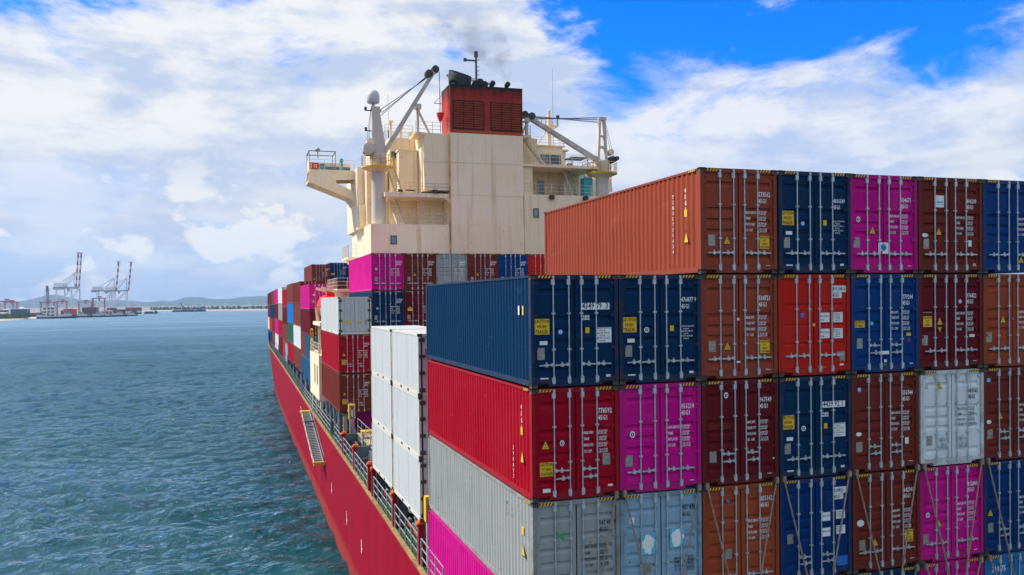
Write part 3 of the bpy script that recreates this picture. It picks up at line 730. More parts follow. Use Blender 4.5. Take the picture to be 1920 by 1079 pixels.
def railing(parent, pts, h=1.05, r=0.022, bars=3, post=1.5, mat=None, origin=Vector((0,0,0)), name='railing', pr=None, skip_ends=False):
    b = MB()
    for p, q in zip(pts, pts[1:]):
        p = Vector(p); q = Vector(q); L = (q-p).length; n = max(1, round(L/post))
        for i in range(n+1):
            o = p.lerp(q, i/n)+origin; b.tube(o, o+Vector((0, 0, h)), pr or r*1.2, 6)
        for k in range(bars):
            z = Vector((0, 0, h*(k+1)/bars)); b.tube(p+z+origin, q+z+origin, r, 6)
    return b.build(name, mat or M_RAIL, parent)
def edge(y, dx_=0.12, dz_=0.06):
    h = hull_at(y); return (h[1]+dx_, y, h[2]+dz_)
POSTS = [14.0, 19.9, 26.2, 27.6, 33.7, 39.3]
# rails between the pedestals on the port deck edge
marks = [9.5]+POSTS+[44.5]
for a, c in zip(marks, marks[1:]):
    if c-a < 2: continue
    railing(ship, [edge(a+0.35), edge(c-0.35)], 1.15, 0.026, 3, 1.45, M_RAIL, SO, pr=0.05)
a = 47.0
while a < 158:
    railing(ship, [edge(a), edge(min(a+12.2, 158))], 1.1, 0.03, 3, 2.0, M_DGREY if a > 66 else M_RAIL, SO, pr=0.05); a += 12.3
# dark web plates behind the far rails
for i in range(14):
    y = 67+i*6.5; h = hull_at(y)
    MB().box(0, -0.06, 0, 1.6, 0.06, 1.9).build('web_frame', M_DGREY, ship, loc=loc((h[1]+0.45, y, h[2]+0.02)))
    MB().box(0, 0.3, 0, 0.12, 5.9, 1.35).build('side_coaming', M_DGREY, ship, loc=loc((h[1]+1.0, y, h[2]+0.02)))
# container pedestals along the port edge
for i, y in enumerate(POSTS):
    h = hull_at(y); zt = -9.80; b0 = loc((h[1]+0.18, y, h[2]+0.02)); H = zt-h[2]-0.03
    MB().beam((0, 0, 0), (0.0, 0, H), 0.20, 0.26, (1,0,0), 0.18, 0.24).build('pedestal_post', M_POST, ship, loc=b0)
    c = MB(); c.box(-0.17, -0.20, H-0.02, 0.17, 0.20, H+0.05); c.box(-0.10, -0.15, H+0.05, 0.10, 0.15, H+0.12); c.box(-0.20, -0.05, H-0.16, 0.20, 0.05, H-0.021)
    c.build('pedestal_cap', M_ORANGE, ship, loc=b0)
    # curved dark gusset going inboard and forward
    poly = [(0.16, 0.0), (0.16, H-0.05), (1.35, H-0.05), (1.02, H*0.80), (0.78, H*0.58), (0.62, H*0.32), (0.55, 0.0)]
    MB().prism(poly, 0.05, 0.16).build('gusset_plate', M_DGREY, ship, loc=b0)
    MB().prism([(0.5, 0.0), (0.5, H*0.9), (1.6, H*0.55), (2.6, H*0.22), (3.2, 0.0)], 0.62, 0.70, 'yz').build('bracket_plate', M_DGREY, ship, loc=b0)
    if i in (0, 1, 3, 4):
        yb = [(0.32, 0.0), (0.32, H*0.98), (1.15, H*0.25), (1.75, 0.0)]
        MB().prism(yb, 0.0, 5.2 if i < 2 else 4.4, 'xz').build('side_coaming', M_DGREY, ship, loc=(b0[0]+1.6, b0[1]+0.4, b0[2]))
        MB().beam((1.45, 0.5, 0.06), (1.45, 5.3, 0.06), 0.16, 0.09).build('deck_edge_marking', M_YELP, ship, loc=b0)
def bollard(y, x, lab):
    h = hull_at(y); t = thing('mooring_bollard', lab, 'bollard', (h[1]+x, y, h[2]+0.02), group='mooring bollards on the port deck')
    MB().lathe([(0.24, 0.08), (0.22, 0.12), (0.22, 0.62), (0.30, 0.68), (0.30, 0.70)], n=16).build('barrel', M_BLK, t, True)
    MB().lathe([(0.315, 0.7005), (0.315, 0.735), (0.28, 0.755)], n=18).build('cap', M_YELP, t)
    MB().box(-0.42, -0.45, 0, 0.42, 0.45, 0.079).build('base_plate', M_MACH, t)
bollard(16.4, 1.0, 'yellow topped bollard nearest the aft pedestal on the port deck')
bollard(15.3, 0.95, 'yellow topped bollard foremost by the aft deck rail')
bollard(23.1, 1.0, 'yellow topped bollard on the far side of the grey vent')
bollard(22.2, 0.95, 'yellow topped bollard just behind the grey vent')
t = thing('deck_vent', 'round grey mushroom vent under the white containers', 'vent', (1.05, 18.6, hull_at(18.6)[2]+0.02))
MB().lathe([(0.28, 0), (0.28, 1.0), (0.56, 1.001), (0.58, 1.06), (0.58, 1.42), (0.45, 1.50)], n=20).build('hood', flat('vent_grey', (0.22,0.25,0.27), 0.55), t, True)
MB().tube((-0.1, 0, 1.50), (-0.1, 0, 1.66), 0.05, 8).tube((-0.25, 0, 1.66), (0.25, 0, 1.66), 0.03, 6).build('hand_wheel', M_RED, t)
# empty hatch bay between the white containers and the next stack
def hatch():
    t = thing('hatch_platform', 'low grey hatch platform in the empty bay behind the white containers', 'platform', (0, 27.0, -11.2))
    MB().box(1.3, 0.5, 0, 29, 13.0, 0.75).build('coaming', M_DGREY, t)
    MB().box(1.2, 0.3, 0.7502, 29.2, 13.2, 0.95).build('hatch_cover', M_TAN, t)
    for i in range(4):
        MB().box(1.0, 1.0+i*3.0, 1.32, 2.5, 3.2+i*3.0, 1.40).build('walkway_plate', M_TAN, t)
        for yy in (1.1, 3.1):
            MB().box(1.05, yy+i*3-0.04, 0.9502, 1.13, yy+i*3+0.04, 1.319).box(2.3, yy+i*3-0.04, 0.9502, 2.38, yy+i*3+0.04, 1.319).build('leg', M_RAIL, t)
    railing(t, [(1.05, 1.0, 1.4), (1.05, 12.2, 1.4)], 1.0, 0.022, 2, 2.0, M_RAIL)
hatch()
def lash_post(x, y, z0, z1, lab, yb=True):
    t = thing('lashing_post', lab, 'post', (x, y, z0), group='lashing posts beside the deck containers'); H = z1-z0
    b = MB(); b.box(-0.16, -0.12, 0, -0.06, 0.12, H); b.box(0.06, -0.12, 0, 0.16, 0.12, H)
    n = int(H/0.4)
    for i in range(n): b.box(-0.0598, -0.03, 0.3+i*0.4, 0.0598, 0.03, 0.34+i*0.4)
    b.build('ladder_post', M_RAIL, t)
    c = MB(); c.box(-0.22, -0.16, H, 0.22, 0.16, H+0.10); c.box(-0.22, -0.16, H-0.9, -0.161, 0.16, H-0.001); c.box(0.161, -0.16, H-0.9, 0.22, 0.16, H-0.001); c.box(-0.22, 0.161, H-0.9, 0.22, 0.20, H)
    c.build('yellow_guard', M_YELP, t)
    MB().tube((0, -0.14, H-0.75), (0, -0.14, H-0.25), 0.09, 10).build('lamp', M_STEEL, t)
lash_post(0.22, 12.85, -11.3, -8.55, 'yellow topped ladder post between the grey and white containers')
lash_post(2.15, 33.5, -11.2, -4.7, 'tall yellow topped post in the empty bay')
lash_post(0.75, 40.0, -11.2, -8.0, 'short yellow topped post before the brown container')
lash_post(2.2, 27.2, -11.2, -9.3, 'yellow topped post hard behind the white containers')
t = thing('yellow_gantry_beam', 'yellow platform beam across the empty bay', 'platform', (0.9, 36.5, -11.2))
MB().box(0, -0.15, 1.70, 2.0, 0.15, 1.86).box(0, -0.2, 1.8602, 2.0, 0.6, 1.90).build('beam', M_YELP, t)
MB().box(0.05, -0.1, 0, 0.2, 0.1, 1.699).box(1.8, -0.1, 0, 1.95, 0.1, 1.699).build('leg', M_RAIL, t)
t = thing('winch_box', 'open grey steel winch box on deck beside the pedestals', 'winch', (0.95, 32.2, -11.2))
MB().box(0, 0, 0, 1.3, 0.08, 1.1).box(0, 0.0801, 0, 0.08, 2.2, 1.1).box(1.22, 0.0801, 0, 1.3, 2.2, 1.1).box(0.0801, 2.12, 0, 1.2199, 2.2, 1.1).build('housing', M_DGREY, t)
MB().lathe([(0.42, 0), (0.42, 0.08), (0.2, 0.0801), (0.2, 0.8), (0.42, 0.8001), (0.42, 0.88)], (0.2, 1.1, 0.75), 14, 'x').build('drum', M_MACH, t, True)

# ------------------------------------------------------------------ white refrigerated containers (bay behind the aft stack)
M_REEF = paint('reefer_white', (0.50,0.53,0.545), 0.42, 1.0, 1.1, 0.15, 0.2, 0.05)
M_REEFR = paint('reefer_rail', (0.62,0.60,0.55), 0.5, 0.4, 1.3, 0.3, 0.1, 0.1, 2.0)
def reefer(x, y, z, L, H, label, white=False, scale=None, group='white refrigerated containers'):
    t = thing('refrigerated_container', label, 'container', (x+CW/2*(scale[0] if scale else 1), y, z), 0, group, scale); w = CW/2
    key = ('reef', L, H)
    if key not in MESH:
        b = MB()
        for s in (-1, 1):
            for yy in (0.0, L-0.10): b.box(s*w, yy, 0.118, s*(w-0.10), yy+0.10, H-0.118)
            b.box(s*(w-0.003), 0.178, 0.0, s*(w-0.08), L-0.178, 0.16); b.box(s*(w-0.003), 0.178, H-0.09, s*(w-0.07), L-0.178, H)
        b.box(-w+0.17, 0, H-0.12, w-0.17, 0.09, H); b.box(-w+0.17, 0, 0.0, w-0.17, 0.09, 0.16); b.box(-w+0.17, L-0.09, 0.0, w-0.17, L, 0.16)
        k = MB()
        npn = max(5, round((L-0.2)/1.18))
        for s in (-1, 1):
            k.box(s*(w-0.030), 0.1001, 0.161, s*(w-0.045), L-0.1001, H-0.091)
            for i in range(npn):
                ya = 0.1002+(L-0.2004)*i/npn; yb = 0.1002+(L-0.2004)*(i+1)/npn
                k.box(s*(w-0.018-0.003*(i % 2)), ya+0.012, 0.172, s*(w-0.0299), yb-0.012, H-0.10)
        r = MB().box(-w+0.07, 0.0901, H-0.03, w-0.07, L-0.05, H-0.006)
        e = MB().box(-w+0.1, L-0.05, 0.161, w-0.1, L-0.02, H-0.03)
        MESH[key] = (b.mesh('frame', M_REEFR), k.mesh('side_panel', M_REEF), r.mesh('roof', M_REEF), e.mesh('machinery_wall', M_REEF),
                     MB().box(0.0, 0.03, 0.18, 1.105, 0.085, H-0.13).mesh('door', M_FOOD))
    f, k, r, e, d = MESH[key]
    put('frame', f, t); put('side_panel', k, t); put('roof', r, t); put('machinery_wall', e, t)
    for a in (-1, 1):
        for yy in (0.085, L-0.085):
            for zz in (0.059, H-0.059): put('corner_casting', casting_mesh(), t, (a*(w-0.083), yy, zz))
    # forklift pockets in the bottom rail
    for yy in (L*0.36, L*0.62): MB().box(-0.006, -0.16, -0.05, 0.006, 0.16, 0.05).build('lift_pocket', M_DARK, t, loc=(-w-0.002, yy, 0.085))
    for s in (-1, 1):
        if white: d = MB().box(0.0, 0.03, 0.18, 1.095, 0.085, H-0.13).mesh('door', M_REEF)
        dd = put('door', d, t, (-1.108 if s < 0 else 1.108, 0, 0), 0, (1, 1, 1) if s < 0 else (-1, 1, 1))
        for u in (0.38, 0.80): put('lock_bar', lockbar_mesh(CH), dd, (u, 0.004, 0), 0, (1, 1, H/CH))
        if 'rhinge' not in MESH: MESH['rhinge'] = MB().box(-0.10, -0.02, -0.07, 0.13, 0.0299, 0.07).mesh('hinge', M_MACH)
        for v in (0.1, 0.36, 0.63, 0.9): put('hinge', MESH['rhinge'], dd, (0.03, 0.0, H*(1-v)))
        if 'rgask' not in MESH: MESH['rgask'] = MB().box(0.0, 0.018, 0.2, 0.06, 0.0295, H-0.15).mesh('door_gasket', M_DARK)
        put('door_gasket', MESH['rgask'], dd)
    return t
RH = 2.57
tn = ['top', 'middle', 'bottom']
for i in range(3):
    z = -2.0-RH*(i+1)+0.01
    t = reefer(0, 13.75, z, 6.058, RH-0.02, 'white refrigerated container, %s tier of the near column beside the aft stack' % tn[i])
    if i == 0:
        f = MB(); 
        for bx in ((0.30, 1.88, 0.62, 1.93), (0.30, 1.58, 0.62, 1.63), (0.30, 1.6301, 0.35, 1.8799), (0.57, 1.6301, 0.62, 1.8799)): f.box(-CW/2+bx[0], 0.020, bx[1], -CW/2+bx[2], 0.0298, bx[3])
        f.build('logo_frame', M_RED, t)
    reefer(0, 13.75+6.35, z, 6.058, RH-0.02, 'white refrigerated container, %s tier of the column behind the first white one' % tn[i])

# ------------------------------------------------------------------ stack before the deckhouse
BY = 40.8; S3 = (0.962, 1.0, 0.943); PX3 = 2.385; TH = 2.735
G3 = 'containers stacked before the deckhouse'
tops = {0: -0.28}
t = reefer(0, BY, -0.30-2.70, 12.192, 2.66, 'white refrigerated container with black hinges atop the port column before the deckhouse', white=True, scale=(0.962, 1, 1), group=G3)
for uu, mm, ww, hh in ((0.16, M_YEL, 0.22, 0.22), (0.34, M_YEL, 0.28, 0.30), (0.64, M_YEL, 0.26, 0.2), (0.83, M_PLATE, 0.2, 0.26)): plate('paper_label', t, uu, 0.70, ww, hh, mm, 0.018)
plate('door_frame', t, 0.5, 0.985, 2.2, 0.03, M_DARK, 0.018)
for zz, k, lb in ((-5.80, 'red', 'crimson red container in the port column before the deckhouse'), (-8.60, 'umber', 'dark brown container lowest in the port column before the deckhouse')):
    t = container(k, 0, BY, zz, lb, scale=(0.962, 1, 0.955), group=G3, hz=(0.75, 0.81)); number(t, '304412  8'); std(t, 'a', tri=(0.155, 0.50)); caution(t, 0.16, 0.71, 0.36, 0.34, ('CAUTION', "9'6\" HIGH", 'CONTAINER'))
row1 = ['magenta', 'umber', 'grey', 'umber', 'blue', 'scarlet', 'umber']
for c, k in enumerate(row1):
    t = container(k, (c+1)*PX3, BY, 2.81-TH, '%s container, top row before the deckhouse, %s' % (WORDS[k], ['its magenta side facing the sea', 'next to the magenta one', 'the only grey one', 'between the grey and blue ones', 'between the brown and scarlet ones', 'just behind the long brown one', 'rightmost behind the long brown one'][c]), scale=S3, group=G3)
    number(t, '%06d  %d' % (300417+c*91237, c), size=0.22, sx=0.8); std(t, 'a', tri=(0.33, 0.56) if c in (1, 3) else None)
    if k == 'magenta': disc(t, 0.15, 0.42, 0.09, M_WHT, M_INK)
for c, k in enumerate(['navy', 'maroon', 'umber']):
    t = container(k, (c+1)*PX3, BY, 2.81-2*TH, '%s container, second row before the deckhouse, %s' % (WORDS[k], ['beside the white one', 'second from the white one', 'half hidden by the aft stack'][c]), scale=S3, group=G3)
    number(t, '%06d  %d' % (517204+c*53119, c+2), size=0.22, sx=0.8); weights(t, 'a'); plate('data_plate', t, 0.13, 0.70, 0.22, 0.34, M_PLATE); disc(t, 0.17, 0.46, 0.08, M_WHT, M_INK)
    if c == 1: plate('paper_label', t, 0.17, 0.50, 0.36, 0.2, M_YEL)
t = container('maroon', PX3, BY, 2.81-4.1*TH, 'dark maroon container low behind the tall post in the empty bay', scale=S3, group=G3, lod=1)
t = container('magenta', 1*PX3, BY+1.0, 2.81-5.12*TH+0.03, 'magenta container at deck level in the shade of the maroon one', scale=S3, group=G3, lod=1)
# steel stools under the port column
for y in (41.2, 44.0, 47.0, 50.0, 52.6):
    h = hull_at(y); t0 = loc((0.42, y, h[2]+0.02)); H = -8.62-h[2]-0.02
    b = MB(); b.box(-0.13, -0.13, 0, 0.13, 0.13, H); b.beam((0.1, 0, H-0.1), (1.3, 0, 0.05), 0.12, 0.16); b.build('stool_post', M_DGREY if y > 42 else M_TAN, ship, loc=t0)
MB().box(0.25, 41.0, -8.80, 0.55, 52.9, -8.63).build('stool_girder', M_DGREY, ship, loc=tuple(SO))

# ------------------------------------------------------------------ stacks forward of the deckhouse
FX = 0.50; FH = 2.68; SF = (0.97, 1.0, 0.918)
fore = [
 (69.8, 0.0, 1.22, ['magenta', 'maroon', ('oxide', 'teal'), 'teal']),
 (82.1, 0.0, 1.80, ['umber', 'oxide', 'white', 'oxide']),
 (94.4, 0.0, 1.86, ['oxide', 'azure', 'green', 'red']),
 (106.7, 0.0, 1.25, ['red', 'maroon', 'oxide', ('scarlet', 'paleblue')]),
 (119.0, 0.0, 1.75, ['white', 'grey', 'red', 'maroon']),
 (131.3, 0.0, 1.70, ['magenta', 'maroon', 'magenta', 'white']),
 (143.6, 0.0, 1.55, ['oxide', 'navy', 'umber', 'oxide']),
 (157.5, 0.1, 1.45, ['maroon', 'midblue', 'scarlet', 'midblue']),
 (171.5, 0.35, 1.35, ['maroon', 'red', 'white', 'teal'])]
ordn = ['first', 'second', 'third', 'fourth', 'fifth', 'sixth', 'seventh', 'eighth', 'ninth']
tier = ['topmost', 'second from the top', 'third from the top', 'lowest']
GF = 'containers stacked forward of the deckhouse'
for i, (y, ox, top, ks) in enumerate(fore):
    for j, k in enumerate(ks):
        z = top-FH*(j+1)
        if isinstance(k, tuple):
            for q, kk in enumerate(k):
                container(kk, FX+ox, y+(6.1 if q == 0 else 0), z, 'short %s container, %s in the %s stack forward of the deckhouse' % (WORDS[kk], tier[j], ordn[i]), L=6.058, scale=SF, group=GF, lod=1)
        else:
            t = container(k, FX+ox, y, z, '%s container, %s in the %s stack forward of the deckhouse' % (WORDS[k], tier[j], ordn[i]), scale=SF, group=GF, lod=1 if i < 3 or i == 6 else 2)
            if i == 0 and j == 0: number(t, '081245  3', size=0.22); triangle(t, 0.45, 0.50); disc(t, 0.2, 0.42, 0.1, M_WHT); plate('data_plate', t, 0.16, 0.68, 0.22, 0.32, M_PLATE)
            if i == 6 and j == 1: plate('paper_label', t, 0.5, 0.45, 0.9, 0.3, M_YEL)
for c in (1, 2): container('umber', FX+c*2.40, 82.1, 1.80-FH, 'dark brown container, top of the second fore stack, %s' % ('one column inboard' if c == 1 else 'two columns inboard'), scale=SF, group=GF, lod=1)
for c, (k, top) in enumerate((('oxide', 4.30), ('blue', 4.55), ('umber', 4.30))):
    t = container(k, 2.95+c*2.40, 94.4+(0.6 if c == 1 else 0), top-FH*(1.0), '%s container standing highest %s' % (WORDS[k], ['at the sea end of the fore stacks', 'between two brown ones of the fore stacks', 'of the fore stacks, nearest the deckhouse']
[c]), scale=SF, group=GF, lod=1)
    number(t, '440712  9', size=0.24); weights(t, 'a'); 
    if c == 0: triangle(t, 0.33, 0.72); plate('data_plate', t, 0.14, 0.72, 0.22, 0.32, M_PLATE)
    if c == 1: plate('paper_label', t, 0.18, 0.57, 0.5, 0.26, M_YEL)
# hatch coaming carrying the fore stacks
MB().box(0.7, 69.6, -11.0, 30.5, 182, -9.48).build('fore_coaming', M_DGREY, ship, loc=tuple(SO))
for c in (1, 2):
    for y in (94.4,):
        for j in range(1, 1): pass

# pipes, valve stands and lockers along the port side deck
def side_deck():
    M_PIPE = flat('deck_pipe_grey', (0.20,0.22,0.23), 0.5, 0.1, 0.3, 2); M_PIPER = flat('fire_main_red', (0.36,0.03,0.025), 0.5, 0, 0.25, 2)
    for x, z, r, mt in ((0.62, 0.28, 0.07, M_PIPER), (0.86, 0.24, 0.09, M_PIPE), (1.10, 0.30, 0.06, M_PIPE), (1.3, 0.26, 0.05, M_PIPE)):
        b = MB()
        for ya in range(10, 66, 4): A = hull_at(ya); C = hull_at(ya+4); b.tube(loc((x, ya, A[2]+z)), loc((x, ya+4, C[2]+z)), r, 8)
        b.build('deck_pipe', mt, ship)
    rnd = random.Random(21); y = 24.5
    while y < 66:
        h = hull_at(y); x = rnd.choice((0.55, 0.75, 1.5, 1.7)); k = rnd.random()
        if k < 0.35: MB().box(-0.22, -0.3, 0.0, 0.22, 0.3, rnd.uniform(0.5, 1.0)).box(-0.26, -0.34, 1.001, 0.26, 0.34, 1.05).build('deck_locker', rnd.choice((M_DGREY, M_TAN, M_POST)), ship, loc=loc((x, y, h[2]+0.02)))
        elif k < 0.7:
            MB().tube((0, 0, 0), (0, 0, 0.9), 0.06, 8).lathe([(0.16, 0.9), (0.18, 0.93), (0.16, 0.96)], n=12).build('valve_stand', rnd.choice((M_POST, M_YELP, M_MACH)), ship, loc=loc((x, y, h[2]+0.02)))
        else:
            MB().tube((0, 0, 0), (0, 0, 1.2), 0.12, 10).lathe([(0.12, 1.2), (0.27, 1.22), (0.27, 1.4), (0.1, 1.46)], n=12).build('air_pipe', M_MACH, ship, loc=loc((x, y, h[2]+0.02)))
        y += rnd.uniform(0.9, 2.0)
    # dark lattice below the stack and the boat deck
    for y in (43.0, 45.6, 48.4, 51.2, 54.6, 57.6, 60.8, 63.2):
        h = hull_at(y); H = 2.3 if y < 53 else 1.7
        b = MB(); b.box(-0.08, -0.08, 0, 0.08, 0.08, H); b.beam((0, 0.05, 0.1), (0, 2.2, H-0.1), 0.08, 0.08); b.beam((0, 2.2, 0.1), (0, 0.05, H-0.1), 0.07, 0.07); b.box(-0.06, 0.09, H*0.5, 0.06, 2.4, H*0.5+0.08); b.beam((0.1, 0, H-0.1), (1.2, 0, 0.1), 0.1, 0.1)
        b.build('side_lattice', M_DGREY, ship, loc=loc((0.30, y, h[2]+0.02)))
side_deck()

# ------------------------------------------------------------------ deckhouse
def house_paint(name, col, streak=1.0, seams=True):
    mt, nt, b = new_mat(name)
    N = nt.nodes.new; L = nt.links.new
    big = add_noise(nt, 0.25, 4, 0.6); strk = add_noise(nt, 0.9, 6, 0.7, (2.6, 2.6, 0.10)); fine = add_noise(nt, 3.0, 6, 0.7, (1, 1, 0.5))
    c = mixc(nt, rng(nt, big, 0.35, 0.7), col, tuple(x*y for x, y in zip(col, (0.97, 0.90, 0.84))))
    c = mixc(nt, mulf(nt, rng(nt, strk, 0.54, 0.72), 0.7*streak), c, (0.62,0.36,0.12))
    c = mixc(nt, mulf(nt, rng(nt, fine, 0.63, 0.70), 0.6*streak), c, (0.36,0.14,0.04))
    g = N('ShaderNodeNewGeometry'); s = N('ShaderNodeSeparateXYZ'); L(g.outputs['Position'], s.inputs[0])
    L(c, b.inputs['Base Color']); b.inputs['Roughness'].default_value = 0.5; b.inputs['Specular IOR Level'].default_value = 0.25
    bp = N('ShaderNodeBump'); bp.inputs['Strength'].default_value = 0.2; bp.inputs['Distance'].default_value = 0.03
    L(add_noise(nt, 0.9, 3, 0.5), bp.inputs['Height']); L(bp.outputs[0], b.inputs['Normal'])
    MATS[name] = mt; return mt
M_HOUSE = house_paint('house_cream', (0.90,0.78,0.57))
M_HOUSE2 = house_paint('house_cream_worn', (0.85,0.72,0.49), 1.5)
M_GLASS = flat('dark_glass', (0.03,0.10,0.13), 0.08, 0.0, 0.2, 2, spec=0.8)
M_STAIN = flat('rust_stained_strip', (0.55,0.33,0.10), 0.6, 0, 0.45, 1.2)
M_TURQ = flat('turquoise_canvas', (0.05,0.34,0.40), 0.7, 0, 0.2, 3)
HB = (CX, 60, -11.0); house = thing('deckhouse', 'cream painted deckhouse and bridge tower rising over the containers', 'deckhouse', HB)
HO = Vector((-HB[0], -HB[1], -HB[2]))
def hb(name, mat, *boxes):
    b = MB()
    for bx in boxes: b.box(*bx)
    return b.build(name, mat, house, loc=tuple(HO))
hb('lower_house', M_HOUSE, (4.45, 54.0, -11.0, 26.8, 66.0, 6.10))
# funnel casing, in plate strakes with recessed seams
zs = [6.10, 8.80, 11.70, 14.40]
for a, c in zip(zs, zs[1:]): hb('casing_plate', M_HOUSE, (11.68, 54.0, a+0.012, 18.55, 60.5, c-0.012))
hb('casing_core', M_STAIN, (11.72, 54.05, 6.05, 18.5, 60.4, 14.38))
for a, c in ((3.3, 6.098),): hb('casing_plate', M_HOUSE, (11.66, 53.97, a, 18.57, 54.5, c))
hb('drain_pipe', M_STAIN, (11.50, 53.90, 3.3, 11.62, 53.985, 14.3)); hb('drain_pipe', M_HOUSE2, (18.60, 53.90, 3.3, 18.70, 53.985, 9.0))
# port side upper block beside the casing
for a, c in ((9.20, 11.70), (11.70, 14.30)): hb('side_block', M_HOUSE, (9.30, 54.2, a+0.012, 11.55, 58.5, c-0.012))
hb('side_block_core', M_STAIN, (9.34, 54.25, 9.25, 11.60, 58.4, 14.25))
hb('top_lip', M_HOUSE2, (8.55, 54.1, 14.1, 9.4, 57.0, 14.30))
# overhanging deck with curved haunch
hb('overhang_deck', M_HOUSE, (5.75, 54.15, 8.55, 11.66, 58.0, 8.90))
hc = []
for k in range(9): t_ = k/8*pi/2; hc.append((11.66-0.8*sin(t_)+0.0, 8.55-0.8*(1-cos(t_))))
MB().prism([(11.66, 8.549)]+[(11.66-0.8*(1-sin(k/8*pi/2)), 8.549-0.8*(1-cos(k/8*pi/2))) for k in range(8, -1, -1)], 54.2, 54.5).build('haunch', M_HOUSE, house, loc=tuple(HO))
hb('recess_wall', M_HOUSE2, (6.8, 57.6, 6.1, 12.0, 60.0, 8.55))
hb('recess_panel', M_HOUSE, (9.3, 56.9, 6.1, 11.66, 57.59, 8.55))
hb('upper_wall', M_HOUSE2, (6.9, 58.0, 8.9, 9.4, 61.0, 14.45)); hb('upper_box', M_HOUSE, (7.5, 56.6, 9.0, 9.25, 58.0, 13.0), (7.4, 56.5, 13.0, 9.3, 58.0, 13.12))
hb('small_window', M_GLASS, (6.95, 57.93, 12.55, 7.55, 57.998, 13.15))
# bridge tower
hb('bridge_tower', M_HOUSE, (4.20, 60.0, 6.1, 26.9, 67.5, 11.9))
hb('tower_step', M_HOUSE2, (4.85, 58.6, 6.1, 6.8, 60.0, 11.6)); hb('tower_strip', M_HOUSE, (4.30, 59.4, 6.1, 4.85, 60.0, 8.3))
hb('wheelhouse', M_HOUSE, (6.0, 61.0, 11.9, 25.6, 67.0, 14.45)); hb('wheelhouse_roof', M_HOUSE2, (5.8, 60.7, 14.45, 25.8, 67.2, 14.6))
# windows
def window(x, z, w, h, y, n=1):
    o = MB().box(-w/2-0.07, -0.05, -h/2-0.07, w/2+0.07, 0.0, -h/2).box(-w/2-0.07, -0.05, h/2, w/2+0.07, 0.0, h/2+0.07).box(-w/2-0.07, -0.05, -h/2, -w/2, 0.0, h/2).box(w/2, -0.05, -h/2, w/2+0.07, 0.0, h/2).build('window', M_MACH, house, loc=tuple(Vector((x, y-0.003, z))+HO))
    MB().box(-w/2, -0.02, -h/2, w/2, -0.005, h/2).build('pane', MATS['pane_blue'], o)
flat('pane_blue', (0.10,0.24,0.32), 0.12, 0, 0.2, 2, spec=0.8)
window(6.45, 4.70, 0.40, 0.62, 54.0); window(19.76, 7.35, 0.40, 0.70, 54.0)
window(23.25, 7.3, 0.42, 0.60, 54.0)
# starboard decks
hb('starboard_lower_house', M_HOUSE, (18.60, 54.01, 6.101, 26.8, 58.5, 9.05))
hb('starboard_recess_wall', M_HOUSE2, (18.6, 58.6, 9.05, 26.0, 60.0, 12.0)); hb('starboard_recess_box', M_HOUSE2, (18.6, 55.2, 9.05, 19.9, 58.6, 11.8))
hb('starboard_deck', M_HOUSE, (18.6, 55.0, 11.80, 26.6, 60.5, 12.05))
hb('door', M_GLASS, (21.6, 58.52, 9.1, 22.3, 58.598, 11.0))
hb('wheelhouse_aft', M_HOUSE, (21.3, 58.6, 12.05, 24.3, 61.0, 14.40)); hb('wheelhouse_aft_roof', M_HOUSE2, (21.1, 58.4, 14.40, 24.5, 61.1, 14.52))
hb('wheelhouse_aft_window', M_GLASS, (21.95, 58.54, 12.70, 24.1, 58.598, 13.60)); hb('window_mullion', M_HOUSE, (22.9, 58.52, 12.7, 22.97, 58.539, 13.6))
hb('inner_tower', M_HOUSE2, (18.6, 57.4, 12.05, 21.2, 60.5, 14.9)); hb('crutch_platform', M_HOUSE2, (18.6, 55.0, 14.5, 19.75, 57.6, 14.72))
hb('equipment_box', M_TURQ, (25.3, 55.6, 9.06, 26.2, 56.5, 11.0)); hb('equipment_box', MATS['cream_paint'], (23.8, 57.0, 9.06, 25.2, 58.2, 10.9))
hb('red_box', M_RED, (24.6, 57.8, 12.06, 25.1, 58.3, 12.75)); hb('awning', M_DGREY, (24.6, 57.0, 13.2, 26.4, 59.0, 13.26), (24.62, 57.02, 12.05, 24.68, 57.08, 13.2), (26.3, 57.02, 12.05, 26.36, 57.08, 13.2))
def stair(x0, y0, z0, x1, y1, z1, w=0.75, rail=True):
    b = MB(); p = Vector((x0, y0, z0)); q = Vector((x1, y1, z1)); d = (q-p); hx = Vector((d.x, d.y, 0)).normalized(); s = Vector((-hx.y, hx.x, 0))*w/2
    for sg in (1, -1): b.beam(p+s*sg+HO, q+s*sg+HO, 0.05, 0.22)
    n = max(3, int(abs(d.z)/0.24))
    for i in range(1, n):
        o = p.lerp(q, i/n)+HO; b.beam(o-s*0.98, o+s*0.98, 0.24, 0.035)
    if rail:
        for sg in (1, -1):
            b.tube(p+s*sg+HO+Vector((0, 0, 0.9)), q+s*sg+HO+Vector((0, 0, 0.9)), 0.022, 6)
            for i in range(4):
                o = p.lerp(q, i/3)+s*sg+HO; b.tube(o, o+Vector((0, 0, 0.9)), 0.02, 6)
    b.build('stairway', M_CRAIL, house)
stair(24.65, 56.1, 9.06, 24.05, 57.2, 12.05)
stair(21.4, 56.0, 12.06, 19.4, 56.4, 14.7, 0.8)
stair(7.35, 55.6, 8.92, 6.75, 57.0, 11.6); stair(7.4, 55.4, 6.11, 6.9, 56.8, 8.55)
stair(5.6, 57.0, 3.4, 5.0, 58.2, 6.1)
def hrail(pts, h=1.0, post=1.4, mat=None): railing(house, pts, h, 0.02, 3, post, mat or M_CRAIL, HO)
hrail([(18.7, 55.05, 12.05), (26.5, 55.05, 12.05), (26.5, 60.0, 12.05)]); hrail([(18.7, 54.1, 9.06), (26.7, 54.1, 9.06)])
